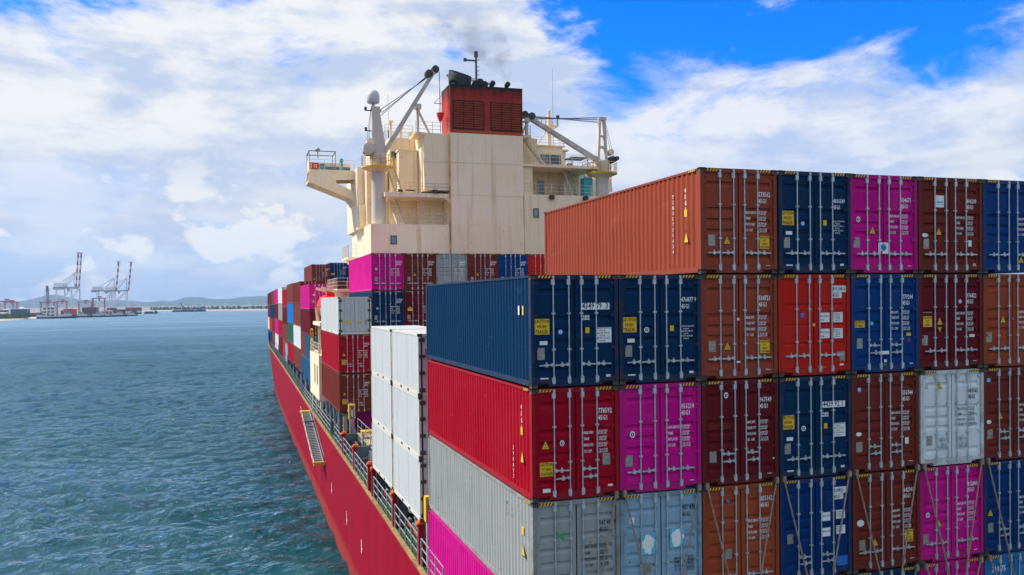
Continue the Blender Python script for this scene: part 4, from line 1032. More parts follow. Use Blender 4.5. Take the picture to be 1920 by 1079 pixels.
hrail([(7.0, 54.1, 6.11), (11.5, 54.1, 6.11)]); hrail([(7.6, 54.2, 8.9), (11.6, 54.15, 8.9)], 0.9)
hrail([(8.6, 54.2, 14.3), (11.6, 54.2, 14.3)], 0.95); hrail([(6.4, 57.5, 14.6), (9.0, 57.5, 14.6)], 0.9); hrail([(18.7, 55.1, 14.72), (19.7, 55.1, 14.72), (19.7, 57.5, 14.72)], 0.9)
hrail([(21.2, 58.5, 14.52), (24.4, 58.5, 14.52), (24.4, 61.0, 14.52)], 0.8); hrail([(6.0, 61.0, 14.6), (9.3, 61.0, 14.6)], 0.9)
# side platforms on the port corner
hb('corner_platform', M_HOUSE, (3.95, 58.0, 6.0, 5.7, 60.0, 6.12)); hrail([(4.0, 58.05, 6.12), (4.0, 59.95, 6.12)], 1.0, 0.7); hrail([(4.9, 57.9, 6.12), (5.7, 57.9, 6.12)], 1.0, 0.7)
hb('low_platform', M_HOUSE, (2.9, 57.5, 3.2, 4.45, 62.0, 3.36)); hrail([(4.4, 57.55, 3.36), (2.95, 57.55, 3.36), (2.95, 61.9, 3.36)], 1.1, 0.6)
hb('platform_bracket', M_HOUSE2, (3.0, 59.5, 2.9, 4.45, 59.7, 3.2))
hb('yellow_step', M_YELP, (4.95, 57.7, 5.95, 5.6, 57.85, 6.0))
hb('deck_lamp', M_MACH, (6.9, 54.0, 8.95, 7.3, 54.1498, 9.15)); hb('deck_lamp', M_MACH, (10.0, 53.95, 8.93, 10.5, 54.14, 9.2))
for x in (21.3, 24.7): MB().lathe([(0.12, 0.0), (0.26, 0.05), (0.28, 0.3), (0.18, 0.42)], (x, 53.85, 8.62), 12).build('deck_lamp', M_MACH, house, loc=tuple(HO))
for pts in ([(9.1, 54.1, 9.1), (9.1, 54.1, 14.2)], [(6.9, 57.5, 8.9), (6.9, 57.5, 14.4)], [(5.0, 58.5, 6.2), (5.0, 58.5, 11.5)]): MB().path([Vector(p)+HO for p in pts], 0.05).build('vent_pipe', M_HOUSE2, house)
MB().path([Vector(p)+HO for p in [(7.6, 54.05, 9.1), (8.4, 54.05, 9.1)]], 0.06).build('cable_tray', M_MACH, house)
# roof clutter
for x, y, h in ((8.2, 59.0, 1.0), (7.3, 59.4, 1.6), (9.0, 58.6, 0.5)): MB().lathe([(0.12, 0), (0.12, h), (0.25, h+0.02), (0.25, h+0.22), (0.1, h+0.3)], (x, y, 14.45), 10).build('roof_vent', M_HOUSE2, house, loc=tuple(HO))
# bridge wing to port (and its twin to starboard)
def wing(sg):
    fx = (lambda x: x) if sg > 0 else (lambda x: 2*CX-0.05-x)
    O = tuple(HO)
    prof = [(0.0, 11.75), (-0.12, 10.65), (3.70, 9.20), (4.15, 8.55), (4.2, 8.5), (4.2, 9.55), (3.95, 9.95), (2.60, 10.55), (2.42, 10.72), (2.50, 10.90), (4.2, 11.0), (4.2, 11.75)]
    a = [(fx(x), z) for x, z in prof]
    MB().prism(a[:3]+a[3:6]+a[6:], 61.9, 62.1).build('wing_frame', M_HOUSE, house, loc=O)
    MB().prism([(fx(-0.10), 10.66), (fx(3.72), 9.22), (fx(4.2), 8.55), (fx(4.2), 8.75), (fx(3.75), 9.42), (fx(-0.06), 10.90)], 62.1, 64.6).build('wing_underside', M_HOUSE2, house, loc=O)
    MB().prism(a, 64.6, 64.8).build('wing_frame', M_HOUSE, house, loc=O)
    MB().box(fx(-0.02), 61.9, 11.7502, fx(4.2), 64.8, 11.85).build('wing_deck', M_HOUSE, house, loc=O)
    MB().box(fx(0.0), 64.7, 11.8502, fx(4.2), 64.8, 12.9).box(fx(0.0), 61.95, 11.8502, fx(0.06), 64.699, 12.9).build('wing_bulwark', M_HOUSE2, house, loc=O)
    MB().box(fx(1.2), 64.2, 11.851, fx(4.1), 64.4, 12.5).build('wind_screen', M_DGREY, house, loc=O)
    railing(house, [(fx(0.02), 61.98, 11.85), (fx(4.2), 61.98, 11.85)], 0.95, 0.02, 3, 1.3, M_CRAIL, HO)
    b = MB()
    for x, y in ((0.0, 62.0), (0.0, 64.5), (2.45, 62.0), (2.45, 64.5)): b.tube((fx(x), y, 11.851), (fx(x), y, 13.55), 0.04, 6)
    
    for bx in ((-0.05, 61.95, 2.5, 62.05), (-0.05, 64.45, 2.5, 64.55), (-0.05, 62.051, 0.05, 64.449), (2.4, 62.051, 2.5, 64.449)): b.box(fx(bx[0]), bx[1], 13.55, fx(bx[2]), bx[3], 13.63)
    b.build('canopy', M_RAIL, house, loc=O)
    MB().box(fx(1.0), 62.2, 11.8503, fx(1.5), 62.6, 12.45).build('console', M_TURQ, house, loc=O)
    MB().box(fx(2.95), 62.2, 11.8503, fx(3.15), 62.4, 12.6).lathe([(0.05, 0), (0.16, 0.05), (0.2, 0.3), (0.1, 0.42)], (fx(3.05), 62.3, 12.6), 10).build('compass_stand', M_TURQ, house, loc=O)
    b = MB(); b.box(fx(0.1), 61.90, 11.86, fx(0.9), 61.94, 11.92).box(fx(0.1), 61.90, 12.42, fx(0.9), 61.94, 12.48)
    for i in range(6): b.box(fx(0.1+i*0.15), 61.895, 11.921, fx(0.15+i*0.15), 61.935, 12.419)
    b.build('red_grille', M_RED, house, loc=O)
    n = 16; tr = MB()
    for i in range(n):
        p0 = Vector((fx(0.55)+0.26*cos(2*pi*i/n), 61.85, 12.15+0.26*sin(2*pi*i/n))); p1 = Vector((fx(0.55)+0.26*cos(2*pi*(i+1)/n), 61.85, 12.15+0.26*sin(2*pi*(i+1)/n))); tr.tube(p0, p1, 0.06, 6)
    tr.build('life_ring', M_RED, house, loc=O)
    MB().lathe([(0.05, 0), (0.05, 0.6), (0.2, 0.65), (0.24, 0.85), (0.12, 1.0)], (fx(0.8), 62.0, 12.9), 10).build('search_light', M_RAIL, house, loc=O)
wing(1); wing(-1)
# boat deck structure at the ship's side
hb('boat_deck_house', M_HOUSE, (0.0, 55.4, -9.30, 2.2, 64.0, -5.35)); hb('boat_deck_house', M_HOUSE, (2.2, 54.0, -11.0, 4.45, 66.0, -5.35))
for y in (56.6, 58.8): hb('side_opening', M_MACH, (-0.02, y, -8.0, -0.005, y+0.7, -6.3))
for y in (56.0, 60.0, 63.5): hb('support_leg', M_HOUSE, (0.15, y, -11.1, 0.45, y+0.3, -9.3))
hb('boat_platform', M_HOUSE, (0.0, 54.2, -2.75, 2.4, 60.5, -2.45)); 
for y in (54.6, 58.2): hb('davit_leg', M_CRAIL, (0.25, y, -5.35, 0.48, y+0.22, -2.75))
for y in (54.5, 59.0):
    b = MB(); b.beam(Vector((1.9, y, -2.45))+HO, Vector((1.4, y, 0.3))+HO, 0.22, 0.28); b.beam(Vector((1.45, y, 0.2))+HO, Vector((0.2, y, 0.55))+HO, 0.2, 0.24); b.beam(Vector((0.3, y, -2.45))+HO, Vector((0.2, y, -1.2))+HO, 0.2, 0.22)
    b.build('davit', M_HOUSE2, house)
hrail([(0.05, 55.45, -5.35), (0.05, 63.9, -5.35)], 1.0, 1.1); hrail([(0.05, 55.45, -5.35), (2.2, 55.45, -5.35)], 1.0, 1.1)
hb('yellow_rail', M_YELP, (0.0, 61.0, -5.35, 0.06, 61.06, -3.2), (0.0, 63.0, -5.35, 0.06, 63.06, -3.2), (0.0, 61.061, -3.26, 0.06, 62.999, -3.2), (0.0, 61.061, -4.2, 0.06, 62.999, -4.14))
hb('boat_deck_top', M_HOUSE, (1.6, 55.0, 0.2, 4.4, 63.0, 0.45), (2.4, 55.6, -2.0, 4.4, 63.0, 0.2)); hrail([(4.3, 55.05, 0.45), (1.65, 55.05, 0.45), (1.65, 62.9, 0.45)], 0.95, 1.0)
MB().lathe([(0.32, -0.5), (0.36, -0.3), (0.36, 0.3), (0.32, 0.5)], (0.4, 56.0, -9.0+0.35), 12, 'y').build('liferaft_drum', M_WHT, house, loc=tuple(HO))
MB().lathe([(0.3, -0.5), (0.34, -0.3), (0.34, 0.3), (0.3, 0.5)], (0.5, 54.7, -4.9), 12, 'y').build('liferaft_drum', M_WHT, house, loc=tuple(HO))

# lifeboat
def lifeboat():
    t = thing('lifeboat', 'red and orange enclosed lifeboat hung at the ship side', 'lifeboat', (1.15, 57.0, -2.2))
    def shell(top):
        b = MB(); ys = [i/14 for i in range(15)]; rows = []
        for q in ys:
            w = 1.05*max(0.03, (1-abs(2*q-1)**2.6))**0.6; y = (q-0.5)*6.4
            row = []
            for k in range(9):
                a = k/8*pi
                if top: row.append((w*0.98*cos(a), y*0.97, 1.25+0.95*sin(a)*(0.4+0.6*max(0, 1-abs(2*q-1)**3))))
                else: row.append((w*cos(a)*1.03, y, 1.28-1.25*sin(a)**0.75*(0.55+0.45*max(0, 1-abs(2*q-1)**2))))
            rows.append(row)
        b.add([p for r in rows for p in r], [(i*9+j, i*9+j+1, (i+1)*9+j+1, (i+1)*9+j) for i in range(14) for j in range(8)])
        return b
    shell(False).build('hull', paint('lifeboat_orange', (0.60,0.13,0.09), 0.4, 0.2, 0.05), t, True)
    shell(True).build('canopy', paint('lifeboat_red', (0.72,0.035,0.02), 0.4, 0.2, 0.05), t, True)
    MB().box(-0.42, -1.9, 2.0, 0.42, -0.9, 2.55).build('conning_hatch', MATS['lifeboat_red'], t)
lifeboat()

# ------------------------------------------------------------------ funnel
def funnel_paint():
    mt, nt, b = new_mat('funnel_red'); g = nt.nodes.new('ShaderNodeNewGeometry'); s = nt.nodes.new('ShaderNodeSeparateXYZ'); nt.links.new(g.outputs['Position'], s.inputs[0])
    st = add_noise(nt, 0.9, 6, 0.7, (2.0, 2.0, 0.25)); bl = add_noise(nt, 0.5, 4, 0.6)
    c = mixc(nt, rng(nt, bl, 0.35, 0.7), (0.44,0.042,0.030), (0.33,0.030,0.026))
    a = nt.nodes.new('ShaderNodeMath'); a.operation = 'MULTIPLY_ADD'; nt.links.new(st, a.inputs[0]); a.inputs[1].default_value = 2.6; nt.links.new(s.outputs['Z'], a.inputs[2])
    c = mixc(nt, rng(nt, a.outputs[0], 18.6, 20.2), c, (0.030,0.014,0.014))
    c = mixc(nt, rng(nt, a.outputs[0], 16.4, 15.7, 0, 0.8), c, (0.42,0.075,0.018))
    nt.links.new(c, b.inputs['Base Color']); b.inputs['Roughness'].default_value = 0.55; b.inputs['Specular IOR Level'].default_value = 0.1
    return mt
M_FUN = funnel_paint()
M_FUNO = paint('louvre_orange', (0.50,0.09,0.025), 0.55, 0.45, 0.4)
M_SOOT = flat('sooty_black', (0.014,0.014,0.016), 0.75, 0, 0.4, 3)
FO = (15.13, 55.6, 14.40)
fun = thing('funnel', 'red funnel box with two louvred grilles above the cream casing', 'funnel', FO)
MB().box(-3.43, -1.58, 0.01, 3.43, 1.60, 4.08).build('funnel_box', M_FUN, fun)
MB().box(-3.44, -1.59, 4.0801, 3.44, 1.61, 4.34).build('sooty_rim', M_SOOT, fun)
for x0, x1 in ((-3.13, -0.35), (0.42, 3.24)):
    p = MB().box(x0, -1.60, 0.42, x1, -1.585, 2.85).build('louvre_panel', M_SOOT, fun)
    fr = MB(); fr.box(x0-0.09, -1.66, 0.33, x1+0.09, -1.583, 0.419).box(x0-0.09, -1.66, 2.851, x1+0.09, -1.583, 2.94).box(x0-0.09, -1.66, 0.42, x0, -1.583, 2.85).box(x1, -1.66, 0.42, x1+0.09, -1.583, 2.85)
    w = x1-x0
    for k in (1, 2): fr.box(x0+w*k/3-0.05, -1.69, 0.42, x0+w*k/3+0.05, -1.602, 2.85)
    fr.build('louvre_frame', M_SOOT, fun)
    sm = MB().beam((0, 0, 0), (w-0.02, 0, 0), 0.02, 0.125, (0, -0.55, 0.84)).mesh('slat', M_FUNO)
    for i in range(12): put('slat', sm, p, (x0+0.01, -1.655, 0.52+i*0.203))
MB().box(-3.1, -1.60, 0.03, 3.3, -1.584, 0.30).build('lower_band', M_FUNO, fun)
def exhaust():
    # big raked uptake, cut at a slant
    b = MB(); n = 20; rows = []
    for h, r in ((0, 0.92), (0.35, 0.98), (1.0, 1.02)):
        rows.append([(-2.05+r*1.05*cos(2*pi*i/n), 0.1+r*sin(2*pi*i/n), 4.34+h) for i in range(n)])
    rows.append([(-2.0+1.06*cos(2*pi*i/n), 0.1+1.0*sin(2*pi*i/n), 4.34+1.45-0.22*cos(2*pi*i/n)+0.42*sin(2*pi*i/n)) for i in range(n)])
    rows.append([(-2.0+0.95*cos(2*pi*i/n), 0.1+0.9*sin(2*pi*i/n), 4.34+1.43-0.22*cos(2*pi*i/n)+0.42*sin(2*pi*i/n)) for i in range(n)])
    rows.append([(-2.0+0.9*cos(2*pi*i/n), 0.1+0.85*sin(2*pi*i/n), 4.34+0.5) for i in range(n)])
    b.add([p for r in rows for p in r], [(j*n+i, j*n+(i+1) % n, (j+1)*n+(i+1) % n, (j+1)*n+i) for j in range(5) for i in range(n)])
    b.build('main_uptake', flat('uptake_grey', (0.026,0.032,0.040), 0.6, 0.1, 0.6, 1.2), fun, True)
    MB().lathe([(0.80, 0.02), (0.86, 0.9)], (-2.0, 0.1, 4.6), 16).build('uptake_lining', M_SOOT, fun, True)
    c = MB(); m_ = 12
    for i in range(m_):
        a, a2 = pi*i/m_, pi*(i+1)/m_; c.tube((-3.0+0.34*cos(a), -1.3, 4.40+0.34*sin(a)), (-3.0+0.34*cos(a2), -1.3, 4.40+0.34*sin(a2)), 0.13, 8)
    c.build('bent_pipe', M_SOOT, fun)
    for x, r, h in ((-0.45, 0.34, 0.35), (-0.9, 0.28, 0.2), (0.75, 0.25, 0.34), (2.2, 0.24, 0.34), (0.0, 0.3, 0.2)):
        MB().tube((x, -0.6, 4.34), (x, -0.7, 4.40+h), r*0.8, 12).tube((x, -0.7, 4.40+h), (x+0.05, -1.05, 4.5+h), r, 12).build('exhaust_pipe', M_SOOT, fun, True)
exhaust()
b = MB(); 
for x in (-1.0, 0.3): b.tube((x, 0.8, 4.34), (x, 0.8, 5.6), 0.04, 6)
b.tube((-1.0, 0.8, 5.6), (0.3, 0.8, 5.6), 0.035, 6).tube((-1.0, 0.8, 5.0), (0.3, 0.8, 5.0), 0.03, 6).tube((0.3, 0.8, 5.6), (1.0, 0.8, 4.4), 0.035, 6); b.build('funnel_railing', M_RAIL, fun)
b = MB(); b.tube((-3.43, 1.4, 3.2), (-4.2, 1.4, 3.2), 0.03, 6).tube((-3.43, 1.4, 4.0), (-4.2, 1.4, 3.2), 0.025, 6); b.build('side_bracket', M_MACH, fun)
# radar mast behind the funnel
t = thing('radar_mast', 'thin dark radar mast standing behind the funnel', 'mast', (16.6, 62.5, 14.6))
MB().tube((0, 0, 0), (0, 0, 9.6), 0.16, 8, 0.10).build('pole', M_MACH, t)
MB().beam((-3.1, 0, 7.15), (1.7, 0, 6.55), 0.16, 0.22).build('radar_scanner', flat('scanner_grey', (0.35,0.30,0.30), 0.5), t)
MB().box(-1.25, -0.06, 8.75, 0.0, 0.06, 8.9).box(-1.3, -0.08, 8.7, -1.0, 0.08, 9.0).build('yardarm', M_MACH, t)
b = MB()
for z in (8.9, 8.2, 7.8, 7.4): b.tube((0, 0, z), (0.35, 0, z+0.05), 0.035, 6)
b.tube((0, 0, 9.2), (0, 0, 9.75), 0.2, 8); b.build('lamps', M_MACH, t)
# starboard antenna mast
t = thing('antenna_mast', 'cream antenna mast with round platform on the bridge roof', 'mast', (23.35, 59.8, 14.52))
MB().tube((0, 0, 0), (0, 0, 3.4), 0.24, 10, 0.17).build('pole', M_HOUSE2, t)
MB().lathe([(0.2, 1.88), (0.85, 2.02), (0.85, 2.10), (0.2, 2.12)], n=14).build('platform', M_HOUSE2, t)
railing(t, [(0.8*cos(a), 0.8*sin(a), 2.1) for a in [i*pi/4 for i in range(9)]], 0.7, 0.02, 2, 1.0, M_CRAIL)
MB().lathe([(0.05, 3.4), (0.16, 3.5), (0.16, 3.72), (0.05, 3.82)], n=10).build('lantern', M_HOUSE2, t)
MB().tube((0.95, 0, 2.2), (0.95, 0, 3.2), 0.05, 6).box(0.8, -0.1, 3.0, 1.1, 0.1, 3.3).build('sensor_arm', M_MACH, t)
MB().tube((-0.1, 0, 2.0), (-1.4, 0, 0), 0.07, 6).build('strut', M_HOUSE2, t)
MB().tube((0.55, 0.3, 0), (0.55, 0.3, 8.2), 0.03, 6, 0.012).build('whip_aerial', M_RAIL, t)
for x, y, z0, h, lb in ((7.15, 59.8, 14.6, 2.2, 'short whip aerial on the port roof beside the crane boom'),):
    t = thing('whip_aerial', lb, 'aerial', (x, y, z0)); MB().tube((0, 0, 0), (0, 0, h*0.4), 0.05, 6).build('base', M_MACH, t); MB().tube((0, 0, h*0.4), (0, 0, h+2), 0.018, 6).build('rod', M_RAIL, t)

# ------------------------------------------------------------------ provision cranes
M_CRN = house_paint('crane_cream', (0.60,0.56,0.50), 0.7)
M_CRNG = flat('crane_boom_grey', (0.50,0.455,0.39), 0.5, 0.1, 0.25, 1.5)
M_ROPE = flat('wire_rope', (0.05,0.06,0.08), 0.5, 0.4, 0)
def prov_crane(x, y, zb, zp, label, port):
    t = thing('deck_crane', label, 'crane', (x, y, zb), group='provision cranes on the deckhouse'); h = zp-zb; W = lambda X, Z, Yy=y: Vector((X-x, Yy-y, Z-zb))
    MB().lathe([(0.66, 0), (0.62, h*0.5), (0.62, h-0.4), (0.8, h), (0.8, h+0.22)], n=20).build('pedestal', M_CRN, t, True)
    ph = h-0.55
    MB().lathe([(0.5, ph-0.35), (1.42, ph), (1.45, ph+0.1), (0.63, ph+0.101)], n=20).build('platform', M_HOUSE2, t)
    MB().lathe([(1.46, ph+0.02), (1.49, ph+0.02), (1.49, ph+0.16), (1.46, ph+0.16)], n=20).build('toe_board', M_YELP, t)
    railing(t, [(1.44*cos(a), 1.44*sin(a), ph+0.1) for a in [i*pi/6 for i in range(13)]], 1.0, 0.022, 2, 1.0, M_YELP)
    MB().lathe([(0.72, h+0.22), (0.76, h+0.3), (0.76, h+0.72), (0.7, h+0.8)], n=20).build('slew_ring', M_CRN, t, True)
    zm = h+0.8
    if port:
        b = MB(); b.prism([(-0.55, zm), (0.72, zm), (0.12, zm+3.9), (-0.52, zm+3.9)], -0.35, 0.35); b.build('mast_column', M_CRN, t)
        MB().box(-0.62, -0.25, zm+3.9, 0.2, 0.25, zm+4.15).box(0.1, -0.1, zm+3.7, 0.35, 0.1, zm+3.9).build('mast_head', M_CRN, t)
        foot, tip = W(5.95, 12.55, y-0.1), W(10.62, 20.15, y-0.1); hd = W(5.75, 16.1)
        MB().lathe([(0.42, -0.6), (0.42, 0.6)], (-0.85, 0, zm+0.25), 14, 'y').build('winch_drum', M_MACH, t); MB().lathe([(0.34, -0.5), (0.34, 0.5)], (-0.7, 0, zm+0.95), 12, 'y').build('winch_drum', M_HOUSE2, t)
        MB().lathe([(0.1, -0.3), (0.5, -0.25), (0.52, 0.25), (0.1, 0.3)], (-0.95, -0.7, zm+0.3), 12, 'y').build('motor', M_CRN, t)
        b = MB(); 
        for z, l in ((zm+2.0, 0.6), (zm+3.8, 0.6)): b.beam((-0.5, 0, z), (-0.5-l, 0, z), 0.08); b.box(-0.55-l, -0.1, z, -0.35-l, 0.1, z+0.3)
        b.build('mast_lamp', M_MACH, t)
        b = MB(); b.tube((-0.9, 0, zm+0.3), (-0.55, 0, zm+3.95), 0.02, 5).tube((-1.1, -0.2, zm+0.3), (-0.6, 0, zm+3.95), 0.02, 5); b.build('hoist_rope', M_ROPE, t)
        st = MB()
        for i in range(5): st.box(0.62-i*0.14, -0.05, zm+0.5+i*0.65, 0.80-i*0.12, 0.05, zm+0.6+i*0.65)
        st.build('mast_rungs', M_CRN, t)
    else:
        b = MB()
        for s in (-1, 1): b.beam((s*0.42, 0, zm), (s*0.24, 0, zm+3.9), 0.22, 0.5)
        b.box(-0.4, -0.2, zm+1.2, 0.4, 0.2, zm+1.42).box(-0.34, -0.2, zm+2.3, 0.34, 0.2, zm+2.44).box(-0.35, -0.25, zm+3.9, 0.42, 0.25, zm+4.2); b.build('mast_column', M_CRN, t)
        foot, tip = W(26.9, 12.55, y-0.1), W(19.35, 16.6, y-0.1); hd = W(27.0, 16.6)
        MB().lathe([(0.34, -0.5), (0.34, 0.5)], (0.95, 0, zm+0.1), 12, 'y').build('winch_drum', M_MACH, t); MB().lathe([(0.3, -0.3), (0.3, 0.3)], (0.9, 0, zm+0.85), 12, 'y').build('winch_drum', M_HOUSE2, t); MB().lathe([(0.2, -0.4), (0.26, 0.3)], (1.35, -0.3, zm+0.2), 12, 'y').build('motor', M_MACH, t)
        b = MB(); b.tube((0.3, 0, zm+4.0), (1.0, 0, zm+0.5), 0.02, 5).tube((0.35, 0, zm+4.0), (1.3, 0, zm+0.4), 0.02, 5); b.build('hoist_rope', M_ROPE, t)
    bm_ = MB(); d = (tip-foot); n_ = Vector((-d.z, 0, d.x)).normalized()*(1 if port else -1)
    for s in (-1, 1):
        o = Vector((0, s*0.22, 0)); bm_.beam(foot+o, tip+o, 0.10, 0.40, tuple(n_), 0.09, 0.32)
    for i in range(1, 12): o = foot.lerp(tip, i/12); bm_.beam(o-Vector((0, 0.171, 0)), o+Vector((0, 0.171, 0)), 0.08, 0.20)
    bm_.build('boom', M_CRNG, t)
    u = d.normalized()
    MB().lathe([(0.36, -0.3), (0.36, 0.3)], tip-u*0.55+n_*0.28 if port else tip-u*0.5-n_*(-0.2), 14, 'y').lathe([(0.34, -0.28), (0.34, 0.28)], tip+u*0.15, 14, 'y').build('sheave', M_MACH, t)
    rp = MB()
    for k, (sx, sz) in enumerate(((0.0, 0.0), (0.08, 0.25), (-0.1, 0.45))):
        for s in (-0.12, 0.12): rp.tube(hd+Vector((sx, s, sz-0.2)), tip-u*(0.5+0.25*k)+n_*(0.25)+Vector((0, s, 0)), 0.022, 5)
    rp.build('luffing_rope', M_ROPE, t)
    if port:
        hk = W(11.12, 16.2, y-0.1); b = MB()
        for s in (-0.12, 0.14): b.tube(tip+Vector((0.45, s, 0)), hk+Vector((s*0.5, 0, 0.2)), 0.02, 5)
        b.build('hook_rope', M_ROPE, t)
        MB().lathe([(0.08, -0.62), (0.18, -0.45), (0.34, 0.0), (0.34, 0.18), (0.1, 0.24)], tuple(hk), 12).build('hook_block', M_RED, t, True)
        MB().tube(hk+Vector((0, 0, -0.6)), hk+Vector((0, 0, -1.6)), 0.03, 6).build('pennant', M_MACH, t)
    return t
prov_crane(5.42, 55.5, 6.12, 11.65, 'port provision crane with boom raised over the house towards the funnel', True)
prov_crane(27.15, 55.5, 6.12, 11.9, 'starboard provision crane with its boom resting low behind the funnel', False)
# boom crutches
for x, z0, z1, lb in ((9.05, 14.31, 16.6, 'slanted boom crutch beneath the raised port boom'), (19.45, 14.73, 16.0, 'boom crutch beside the funnel under the starboard boom')):
    t = thing('boom_crutch', lb, 'crutch', (x, 55.5, z0)); h = z1-z0; s = 1 if x < 15 else -0.5
    MB().beam((0, 0, 0), (0, 0, h), 0.22, 0.26).build('post', M_CRN, t); MB().beam((1.15*s, 0, 0), (0.05, 0, h-0.1), 0.16, 0.18).build('brace', M_CRN, t)
    MB().box(-0.28, -0.3, h, 0.28, 0.3, h+0.14).box(-0.28, -0.36, h, 0.28, -0.301, h+0.45).build('saddle', M_CRN, t)
# satellite dome on the port crane mast
t = thing('satellite_dome', 'pale grey satellite dome on top of the port crane mast', 'radome', (5.05, 55.5, 16.55))
MB().lathe([(0.12, 0), (0.12, 0.25)], n=10).build('stalk', M_CRN, t)
MB().lathe([(0.16, 0.251), (0.50, 0.36), (0.56, 0.46), (0.575, 0.9), (0.55, 1.12), (0.46, 1.34), (0.30, 1.49), (0.10, 1.56)], n=24).build('dome', flat('radome_grey', (0.55,0.58,0.62), 0.4, 0, 0.05), t, True)

# ------------------------------------------------------------------ accommodation ladder on the hull side
def gangway():
    p, q = Vector((-0.62, 50.2, -13.85)), Vector((-0.62, 62.6, -11.15))
    t = thing('accommodation_ladder', 'white stepped accommodation ladder stowed along the red hull', 'gangway', tuple(p)); d = q-p; M_ALU = flat('ladder_aluminium', (0.34,0.35,0.35), 0.45, 0.3, 0.2)
    for s in (-1, 1): MB().beam(Vector((s*0.38, 0, 0)), d+Vector((s*0.38, 0, 0)), 0.07, 0.26).build('stringer', M_RAIL if s > 0 else M_CRAIL, t)
    tm = MB().box(-0.344, -0.10, -0.02, 0.344, 0.10, 0.02).mesh('tread', M_ALU)
    for i in range(1, 33): put('tread', tm, t, tuple(d*(i/33)+Vector((0, 0, 0.05))))
    MB().beam(Vector((0, 0, -0.10)), d+Vector((0, 0, -0.10)), 0.70, 0.02).build('under_plate', M_DGREY, t)
    MB().box(-0.42, -0.35, -0.05, 0.42, 0.0, 0.10).box(-0.5, -0.42, 0.1001, 0.5, -0.30, 0.24).build('foot_platform', M_YELP, t)
    MB().box(-0.5, d.y, d.z-0.05, 0.5, d.y+0.6, d.z+0.12).build('head_platform', M_YELP, t)
    r = MB()
    for s in (-0.46, 0.46):
        r.tube(Vector((s, 0.3, 0.55)), d+Vector((s, 0, 0.6)), 0.025, 6)
        for i in range(8): o = d*((i+0.3)/8)+Vector((s, 0, 0.05)); r.tube(o, o+Vector((0, 0, 0.52)), 0.022, 6)
    r.build('hand_rail', M_RAIL, t)
    MB().beam((-0.5, d.y*0.68, d.z*0.68+0.5), (0.9, d.y*0.68, d.z*0.68+0.55), 0.18, 0.18).build('davit_arm', M_DGREY, t)
gangway()
# draught and frame marks on the hull
for y, z, h in ((58.5, -14.0, 1.0), (45.2, -15.2, 0.8), (36.3, -15.4, 0.9), (29.6, -15.4, 0.8)):
    MB().box(-0.003, -0.07, 0, 0.003, 0.07, h).box(-0.0035, -0.25, h*0.3, 0.0035, 0.05, h*0.42).build('hull_marking', M_WHT, ship, loc=loc((-0.17, y, z)))

# ------------------------------------------------------------------ water
import numpy as np
def water_mat():
    mt = bpy.data.materials.new('sea_water'); mt.use_nodes = True; nt = mt.node_tree; nt.nodes.clear(); N = nt.nodes.new; L = nt.links.new
    out = N('ShaderNodeOutputMaterial'); mix = N('ShaderNodeMixShader'); body = N('ShaderNodeBsdfDiffuse'); gl = N('ShaderNodeBsdfGlossy'); fr = N('ShaderNodeFresnel')
    fr.inputs['IOR'].default_value = 1.37; gl.inputs['Color'].default_value = (0.58, 0.78, 0.98, 1)
    big = add_noise(nt, 0.012, 4, 0.6, (1.0, 0.35, 1))
    L(mixc(nt, rng(nt, big, 0.35, 0.65), (0.003,0.046,0.053), (0.005,0.062,0.068)), body.inputs['Color'])
    g = N('ShaderNodeNewGeometry'); sy = N('ShaderNodeSeparateXYZ'); L(g.outputs['Position'], sy.inputs[0])
    L(rng(nt, sy.outputs['Y'], 60, 800, 0.04, 0.40), gl.inputs['Roughness'])
    def wv(scale, st, det, rough, rot=0.5, dist=0.5):
        mp = N('ShaderNodeMapping'); mp.inputs['Scale'].default_value = st; mp.inputs['Rotation'].default_value = (0, 0, rot); L(g.outputs['Position'], mp.inputs[0])
        n = N('ShaderNodeTexNoise'); n.inputs['Scale'].default_value = scale; n.inputs['Detail'].default_value = det; n.inputs['Roughness'].default_value = rough; n.inputs['Distortion'].default_value = dist
        L(mp.outputs[0], n.inputs['Vector']); return n.outputs[0]
    h1 = wv(0.55, (0.66, 1.0, 1), 6, 0.55, 0.25); h2 = wv(3.5, (0.8, 1.0, 1), 3, 0.6, -0.2, 0.8)
    patch = rng(nt, wv(0.02, (0.35, 1.0, 1), 3, 0.6, 0.2), 0.35, 0.65, 0.65, 1.1)
    ad = N('ShaderNodeMath'); ad.operation = 'MULTIPLY_ADD'; L(h2, ad.inputs[0]); ad.inputs[1].default_value = 0.16; L(h1, ad.inputs[2])
    bp = N('ShaderNodeBump'); bp.inputs['Distance'].default_value = 1.2; L(patch, bp.inputs['Strength']); L(ad.outputs[0], bp.inputs['Height'])
    for n in (fr, gl, body): L(bp.outputs[0], n.inputs['Normal'])
    L(fr.outputs[0], mix.inputs[0]); L(body.outputs[0], mix.inputs[1]); L(gl.outputs[0], mix.inputs[2]); L(mix.outputs[0], out.inputs['Surface'])
    return mt
